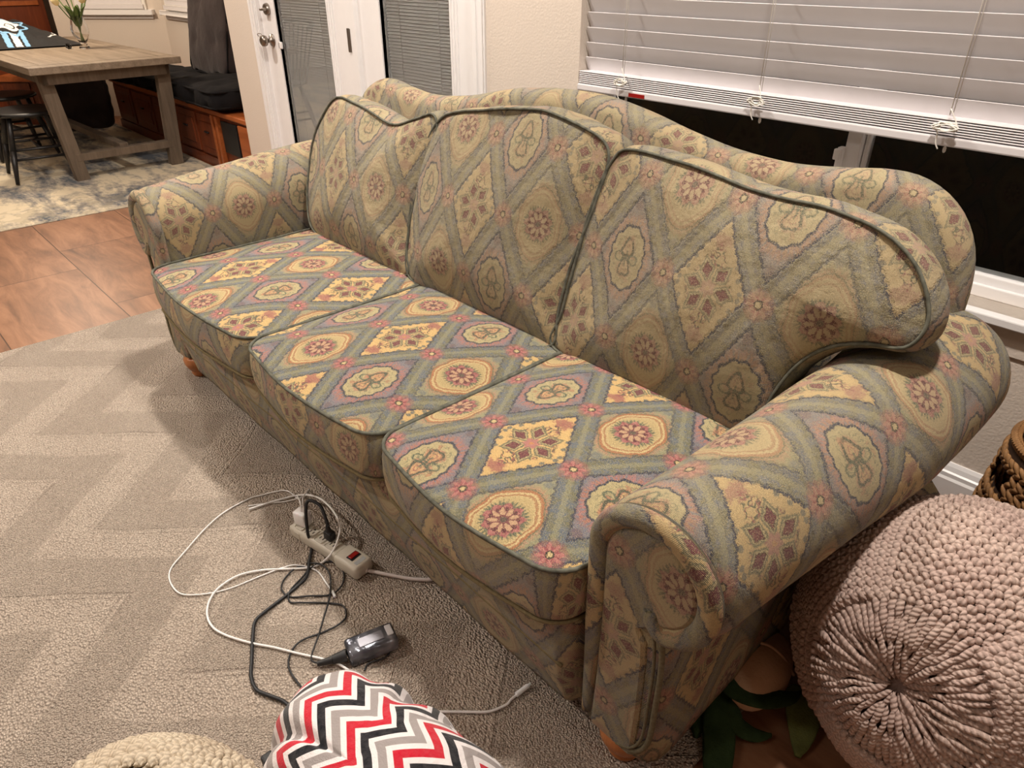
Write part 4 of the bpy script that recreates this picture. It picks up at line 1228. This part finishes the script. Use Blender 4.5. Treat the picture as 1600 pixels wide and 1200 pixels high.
B3=tag(tube('adapter_cable',catmull([(x,y,RZ+.007+.003*(i%2)) for i,(x,y) in enumerate(CB['b3'])],7),.0022,M_CABLEB,None,8),'thin black cable running from the tangle down to the adapter plug','cable','cables on the rug')
o=tube('output_cable',catmull([(x,y,RZ+.006) for x,y in CB['b4']],7),.0020,M_CABLEB,None,8); o.parent=AD; bpy.context.view_layer.update(); child_world(o,AD)

# ------------------------------------------------------------------ dining corner
TZ=.76
TA=math.radians(2)
TT=tag(empty('dining_table',(-6.86,1.545,0),TA),'weathered grey-brown trestle dining table with a vase and a black jersey on it','table')
# table local: length along X (2.25), width 1.04
HL,HWd=1.13,.49
MB().box((-HL,-HWd,TZ-.045),(HL,HWd,TZ),.004).build('tabletop',M_TABLE,TT)
MB().box((HL-.135,-HWd+.001,TZ-.0005),(HL-.131,HWd-.001,TZ+.0006)).box((-HL,-HWd+.10,TZ-.0005),(HL-.135,-HWd+.103,TZ+.0006)).box((-HL,HWd-.103,TZ-.0005),(HL-.135,HWd-.10,TZ+.0006)).build('plank_joint',plain('dark_joint',(84,66,50),.8),TT)
MB().box((-HL+.14,-HWd+.08,TZ-.115),(HL-.06,-HWd+.105,TZ-.045)).box((-HL+.14,HWd-.105,TZ-.115),(HL-.06,HWd-.08,TZ-.045)).box((HL-.085,-HWd+.08,TZ-.115),(HL-.06,HWd-.08,TZ-.045)).box((-HL+.14,-HWd+.08,TZ-.115),(-HL+.165,HWd-.08,TZ-.045)).build('apron',M_TLEG,TT)
for ex in (1,-1):
    for ey in (1,-1):
        MB().bar((ex*(HL-.14),ey*.39,TZ-.05),(ex*(HL-.13),ey*.335,0.006),.085,.06,(1,0,0),.003).build('leg',M_TLEG,TT)
    MB().bar((ex*(HL-.135),-.34,.16),(ex*(HL-.135),.34,.16),.07,.05,(0,0,1),.003).build('stretcher',M_TLEG,TT)
MB().bar((-HL+.14,0,.185),(HL-.14,0,.185),.06,.045,(0,0,1),.003).build('stretcher',M_TLEG,TT)

# vase with tulips
VC=Vector((-6.77,1.727,TZ))
VS=tag(empty('glass_vase',tuple(VC)),'clear footed glass vase of pale tulips on the dining table','vase')
pr_=[(.030,0),(.034,.004),(.032,.010),(.022,.022),(.020,.034),(.034,.055),(.050,.085),(.055,.115),(.046,.150),(.037,.185),(.040,.205),(.038,.205),(.035,.186),(.043,.150),(.052,.115),(.047,.087),(.031,.058),(.016,.040),(.002,.036)]
pr_=[(a*1.15,b*1.2) for a,b in pr_]
MB().lathe(pr_,(0,0,0),36).build('vase_body',M_GLASS,VS,True)
for k in range(7):
    a=k*2*PI/7+.3; h=random.uniform(.30,.40); rr=random.uniform(.07,.17)
    P=catmull([(math.cos(a+3)*.012,math.sin(a+3)*.012,.05),(math.cos(a)*.015,math.sin(a)*.015,.18),(math.cos(a)*rr*.5,math.sin(a)*rr*.5,h*.72),(math.cos(a)*rr,math.sin(a)*rr,h)],6)
    T_=tag(empty('tulip',(VC.x+math.cos(a)*rr,VC.y+math.sin(a)*rr,VC.z+h)),'pale cream tulip standing in the glass vase','flower','tulips in the vase')
    bpy.context.view_layer.update()
    o=tube('stem',[p+VC for p in P],.004,M_STEM,T_,8); child_world(o,T_)
    s=MB(); s.lathe([(.004,0),(.020,.012),(.026,.030),(.024,.050),(.014,.066),(.006,.070)],tuple(P[-1]+VC),16,Matrix.Rotation(.5,4,Vector((-math.sin(a),math.cos(a),0))))
    o=s.build('bloom',M_TULIP,T_,True); child_world(o,T_)
    lp=catmull([(math.cos(a+.5)*.02,math.sin(a+.5)*.02,.16),(math.cos(a+.5)*.05,math.sin(a+.5)*.05,.25),(math.cos(a+.5)*.09,math.sin(a+.5)*.09,.30+.02*k%3*.01)],5)
    V=[];F=[]
    for i,p in enumerate(lp):
        f=i/(len(lp)-1); w=.022*math.sin(PI*min(.98,.12+f*.86)); sd=Vector((-math.sin(a+.5),math.cos(a+.5),0))
        V+= [p+VC-sd*w, p+VC+Vector((0,0,-.004)), p+VC+sd*w, p+VC+Vector((0,0,.002))]
    for i in range(len(lp)-1):
        for q in range(4): F.append((i*4+q,i*4+(q+1)%4,(i+1)*4+(q+1)%4,(i+1)*4+q))
    o=mesh('leaf',V,F,M_STEM,T_); child_world(o,T_)
tag(MB().lathe([(.020,0),(.022,.01),(.018,.035),(.016,.037),(.018,.01),(.002,.004)],(-6.83,1.63,TZ),24).build('glass_votive',M_GLASS,None,True),'tiny clear glass votive holder left of the vase','glass')

# jersey draped on the table
JX0,JX1,JY0,JY1=-7.78,-7.02,.98,1.80
def jz(x,y):
    u=(JX1-x)/(JX1-JX0); v=(y-JY0)/(JY1-JY0)
    e=min(1,u*3.2)*min(1,max(0,(1-v)*3.0))*min(1,max(0,v*8))*min(1,(1-u)*9)
    return TZ+.012+(.185*(min(1,u*1.3)**.8)*(1-.45*max(0,v-.3)/.7)+.016*noise.noise(Vector((x*9,y*9,2)))+.014*noise.noise(Vector((x*4,y*22,7))))*max(.0,e)**.7
JR=tag(empty('sports_jersey',(-7.4,1.4,TZ)),'black sports jersey with white and light-blue stripes and emblem heaped on the dining table','jersey'); bpy.context.view_layer.update()
def jpatch(name,poly_fn,mat,off,nx=60,ny=60):
    V=[];F=[];ids={}
    for i in range(nx+1):
        for j in range(ny+1):
            x=JX0+(JX1-JX0)*i/nx; y=JY0+(JY1-JY0)*j/ny; V.append((x,y,jz(x,y)+off))
    for i in range(nx):
        for j in range(ny):
            x=(i+.5)/nx; y=(j+.5)/ny
            if poly_fn(x,y): F.append((i*(ny+1)+j,(i+1)*(ny+1)+j,(i+1)*(ny+1)+j+1,i*(ny+1)+j+1))
    used=sorted({k for f in F for k in f}); mp={k:n for n,k in enumerate(used)}
    o=mesh(name,[V[k] for k in used],[tuple(mp[k] for k in f) for f in F],mat,JR)
    sm=o.modifiers.new('thick','SOLIDIFY'); sm.thickness=.003; child_world(o,JR); return o
jpatch('jersey_cloth',lambda x,y:True,M_JERS,0)
# bands run toward the viewer near the emblem
jpatch('white_stripe',lambda x,y: .66<x<.97 and .415+.08*(1-x)<y<.475+.08*(1-x),M_WCLOTH,.004,120,160)
jpatch('blue_stripe',lambda x,y: .66<x<.97 and (.345+.08*(1-x)<y<.395+.08*(1-x)),M_LBLUE,.004,120,160)
jpatch('blue_stripe',lambda x,y: .66<x<.97 and (.495+.08*(1-x)<y<.535+.08*(1-x)),M_LBLUE,.004,120,160)
def emb(x,y):
    d=math.hypot((x-.40)*1.0,(y-.47)*1.9); a=math.atan2(y-.47,x-.40)
    return d<.20+.03*math.sin(5*a) and not (.06<math.hypot((x-.44),(y-.50)*1.9)<.085 and a>-.5)
jpatch('emblem',emb,M_WCLOTH,.004,120,160)
def emb2(x,y):
    d=math.hypot((x-.42)*1.0,(y-.45)*1.5); a=math.atan2(y-.45,x-.42)
    return .235+.03*math.sin(7*a)<d<.275+.03*math.sin(7*a)
jpatch('emblem_strand',emb2,M_LBLUE,.0045,120,160)
jpatch('piping',lambda x,y: abs(y-.80-.1*math.sin(x*5))<.008 and .25<x<.7,M_WCLOTH,.004,120,160)

# windsor chair
def windsor(loc,rz,label):
    c=tag(empty('windsor_chair',loc,rz),label,'chair','black dining chairs')
    s=MB(); 
    s.lathe([(.02,.425),(.20,.428),(.225,.437),(.228,.448),(.215,.456),(.12,.449),(.01,.446)],(0,0,0),36); s.build('seat',M_BLACKW,c,True)
    for ex in (1,-1):
        for ey in (1,-1):
            MB().cone((ex*.13,ey*.12,.43),(ex*.17,ey*.165,.22),.015,.021).cone((ex*.17,ey*.165,.22),(ex*.205,ey*.205,.006),.021,.012).build('leg',M_BLACKW,c,True)
    for ex in (1,-1): MB().cone((ex*.168,-.165,.22),(ex*.168,.165,.22),.009,.009,10).cone((ex*.178,-.178,.16),(ex*.178,.178,.16),.009,.009,10).build('stretcher',M_BLACKW,c,True)
    MB().cone((-.17,0,.22),(.17,0,.22),.011,.011,10).build('stretcher',M_BLACKW,c,True)
    for k in range(7):
        x=-.17+k*.34/6
        MB().cone((x*.9,-.17,.44),(x*1.25,-.27,.88),.008,.006,8).build('spindle',M_BLACKW,c,True)
    P=catmull([(-.24,-.20,.86),(-.22,-.27,.895),(-.10,-.295,.91),(0,-.30,.915),(.10,-.295,.91),(.22,-.27,.895),(.24,-.20,.86)],6)
    o=tube('crest_rail',P,.017,M_BLACKW,c,10)
    return c
windsor((-6.17,1.085,0.006),math.radians(-4),'black windsor dining chair tucked under the near side of the dining table')

windsor((-7.02,1.12,0.006),math.radians(6),'black windsor dining chair farther along the near side of the dining table')

# built-in bench with drawers
BN=tag(empty('storage_bench',(-6.2,2.11,0)),'reddish cherry wood built-in window bench with drawers beside the dining table','bench'); bpy.context.view_layer.update()
def bp(s,name,mat,smooth=False): o=s.build(name,mat,BN,smooth); child_world(o,BN); return o
bp(MB().box((-7.72,2.12,.0),(-4.72,2.74,.395)),'carcass',M_CHERRY)
bp(MB().box((-7.74,2.095,.395),(-4.715,2.74,.43),.008,3),'bench_top',M_CHERT)
bp(MB().box((-7.72,2.105,.0),(-4.72,2.125,.07)),'plinth',M_CHERRY)
for x0,x1 in ((-7.66,-7.22),(-7.18,-6.72),(-6.68,-6.22),(-6.18,-5.80),(-5.76,-5.42)):
    d=bp(MB().box((x0,2.100,.09),(x1,2.12,.375),.003).box((x0+.05,2.094,.14),(x1-.05,2.102,.325),.006),'drawer_front',M_CHERRY)
    o=MB().box(((x0+x1)/2-.035,2.08,.25),((x0+x1)/2+.035,2.094,.262),.003).build('drawer_pull',M_BLKP,d,True); o.matrix_parent_inverse=d.matrix_world.inverted()
    bpy.context.view_layer.update(); o.matrix_parent_inverse=d.matrix_world.inverted()
for x in (-5.47,-5.40):
    bp(MB().box((x,2.085,.0),(x+.035,2.12,.395),.004),'pilaster',M_CHERT)
bp(MB().box((-5.335,2.102,.15),(-5.085,2.122,.37),.004),'vent_grille',M_BLKP)
bp(MB().box((-5.05,2.100,.06),(-4.74,2.12,.375),.004),'end_panel',M_CHERT)
# second bench along the diagonal wall
BD=tag(empty('storage_bench',tuple(C0+dv_*.5+nv*.3)),'cherry wood bench section running under the diagonal bay window','bench'); bpy.context.view_layer.update()
mB=Matrix(((dv_.x,nv.x,0,C0.x),(dv_.y,nv.y,0,C0.y),(0,0,1,0),(0,0,0,1)))
o=MB().box((.86,.01,0),(1.45,.48,.395),0,1,mB).build('carcass',M_CHERRY,BD); child_world(o,BD)
o=MB().box((.86,.01,.395),(1.45,.50,.43),.006,2,mB).build('bench_top',M_CHERT,BD); child_world(o,BD)
for k in range(2):
    o=MB().box((.90+k*.28,.478,.09),(1.14+k*.28,.492,.37),.003,1,mB).box((.93+k*.28,.49,.15),(1.11+k*.28,.497,.31),.003,1,mB).build('door_panel',M_CHERRY,BD); child_world(o,BD)

def cushion(name,c,size,mat,label,rot=(0,0,0),seed=0,tuft=True,group=None,sidemat=None):
    sx,sy,sz=size; R3=(Matrix.Rotation(rot[2],3,'Z')@Matrix.Rotation(rot[1],3,'Y')@Matrix.Rotation(rot[0],3,'X'))
    root=tag(empty(name,c),label,'cushion',group)
    P=rrect(-sx/2,sx/2,-sy/2,sy/2,.07,.07)
    def mp(a,b,d):
        tz=0
        if tuft and d>0: 
            for tx in (-.25,.25):
                for ty in (-.25,.25): tz-=.03*math.exp(-(((a-tx*sx)**2+(b-ty*sy)**2)/.003))
        return R3@Vector((a,b,d*sz/2+tz*(1 if d>0.3 else 0)))
    rings=[(s,0,1-.35*s**3,None) for s in (.1,.25,.4,.5,.6,.7,.8,.88,.95)]+[(1,-.006,.60,None),(1,0,.5,None),(1,.006,0,None),(1,0,-.5,None),(1,-.008,-.62,None)]+[(s,0,-1+.35*s**3,None) for s in (.95,.8,.5,.2)]
    o,_,_=pillow('cushion_body',P,rings,mp,mat,root,N=120,wr=(.034,6))
    for sg in (.55,-.55):
        Q=resample(ccw(P),120)
        tube('piping',[mp(p[0]*1.01,p[1]*1.01,sg) for p in Q],.007,sidemat or mat,root,6,True)
    return root
cushion('bench_cushion',(-5.60,2.315,.525),(.86,.60,.185),M_BLKCUS,'black tufted seat cushion at the right end of the bench, overhanging the vent',(0,0,0),1,group='black bench cushions')
cushion('bench_cushion',(-6.47,2.325,.51),(.80,.58,.15),M_BLKCUS,'black tufted seat cushion on the bench, second from the right end',(0,0,.03),2,group='black bench cushions')
cushion('bench_cushion',(-7.22,2.32,.485),(.76,.58,.11),M_BLKCUS,'black tufted seat cushion at the far corner of the bench',(0,0,.1),3,group='black bench cushions')
UC=cushion('upright_cushion',(-6.13,2.545,1.06),(.70,.98,.20),M_BRNCUS,'tall charcoal tufted cushion standing upright on the bench against the wall',(math.radians(80),0,0),4,sidemat=M_BLKCUS)
cushion('floor_cushion',(-7.42,1.74,.30),(.44,.44,.12),M_BRNCUS,'charcoal cushion hanging below the far end of the dining table, seen between its legs',(math.radians(78),0,math.radians(60)),5)

# bay windows (trim, panes, lowered blinds)
def baywin(name,mtx,x0,x1,z0):
    w=struct(MB().box((x0,.002,z0),(x1,.03,z0+1.2),0,1,mtx).build(name,plain(name+'_frame',(236,232,226),.4)))
    bpy.context.view_layer.update()
    s=MB()
    for k in range(22): s.box((x0+.03,.03,z0+.05+k*.04),(x1-.03,.034,z0+.086+k*.04),.001,1,mtx)
    s.box((x0+.02,.03,z0+.012),(x1-.02,.05,z0+.042),.003,1,mtx); s.build('window_blind',M_BLIND,w)
    s=MB().box((x0-.06,.0,z0-.035),(x1+.06,.065,z0-.005),.006,2,mtx).box((x0-.04,.0,z0-.07),(x1+.04,.02,z0-.035),.004,2,mtx); s.build('window_sill',M_WHITE,w)
baywin('window_2',mm,.14,.80,.955)
mk=Matrix(((1,0,0,CX),(0,-1,0,YB),(0,0,1,0),(0,0,0,1)))
baywin('window_3',mk,.16,1.3,.955)

# tall cherry hutch at far left
HT=tag(empty('wooden_hutch',(-9.15,1.45,0)),'tall reddish wooden cabinet at the far left behind the jersey','cabinet'); bpy.context.view_layer.update()
for s,n_,m_ in ((MB().box((-9.4,.9,0),(-8.92,2.02,1.9),.004),'carcass',M_CHERRY),
                (MB().box((-8.925,.95,.98),(-8.90,1.97,1.02),.004).box((-8.925,.95,.52),(-8.90,1.97,.56),.004),'shelf_edge',M_CHERT),
                (MB().box((-8.92,1.60,1.04),(-8.905,1.66,1.85),.003),'door_stile',M_CHERT),
                (MB().box((-8.92,1.0,1.06),(-8.91,1.58,1.84),.003),'door_panel',M_BLKP)):
    o=s.build(n_,m_,HT); child_world(o,HT)

# ------------------------------------------------------------------ lights
def can(x,y,power,r=.065,col=(1,.80,.58),spot=150,name='recessed_light'):
    f=struct(MB().lathe([(r+.03,0),(r+.03,.006),(r,.006),(r,0)],(x,y,CZ-.006),28).build('ceiling_can',M_WHITE))
    f.name='trim_light'
    ld=bpy.data.lights.new(name,'SPOT'); ld.energy=power; ld.shadow_soft_size=r; ld.color=col
    ld.spot_size=math.radians(spot); ld.spot_blend=.7
    o=bpy.data.objects.new(name,ld); COL.objects.link(o); o.location=(x,y,CZ-.02)
WARM=(1,.915,.82)
can(-.42,1.15,180,col=WARM); can(-2.3,1.15,190,col=WARM)
can(-.9,-1.0,36,col=WARM); can(-3.0,-.8,225,col=WARM)
can(-4.2,.9,150,col=WARM); can(-5.0,-1.3,45,col=WARM)
can(1.4,.6,22,col=WARM)
ld=bpy.data.lights.new('chandelier','POINT'); ld.energy=90; ld.shadow_soft_size=.12; ld.color=(1,.84,.66)
o=bpy.data.objects.new('chandelier',ld); COL.objects.link(o); o.location=(-6.8,1.2,1.95)

w=bpy.data.worlds.new('world'); SC.world=w; w.use_nodes=True
w.node_tree.nodes['Background'].inputs[0].default_value=(.002,.002,.003,1); w.node_tree.nodes['Background'].inputs[1].default_value=1

# ------------------------------------------------------------------ camera
cd=bpy.data.cameras.new('camera'); cam=bpy.data.objects.new('camera',cd); COL.objects.link(cam)
cd.sensor_fit='HORIZONTAL'; cd.sensor_width=36; cd.lens=1118/1600*36; cd.clip_start=.02
th=math.radians(30.6); ya=math.radians(137.2)
Fv=Vector((math.cos(ya)*math.cos(th),math.sin(ya)*math.cos(th),-math.sin(th))); Rv=Vector((math.sin(ya),-math.cos(ya),0)); Uv=Rv.cross(Fv)
m3=Matrix((Rv,Uv,-Fv)).transposed(); cam.matrix_world=Matrix.Translation((0,0,1.35))@m3.to_4x4()
SC.camera=cam
SC.view_settings.view_transform='Standard'; SC.view_settings.look='None'; SC.view_settings.gamma=1; SC.view_settings.use_curve_mapping=False
SC.view_settings.exposure=0.0
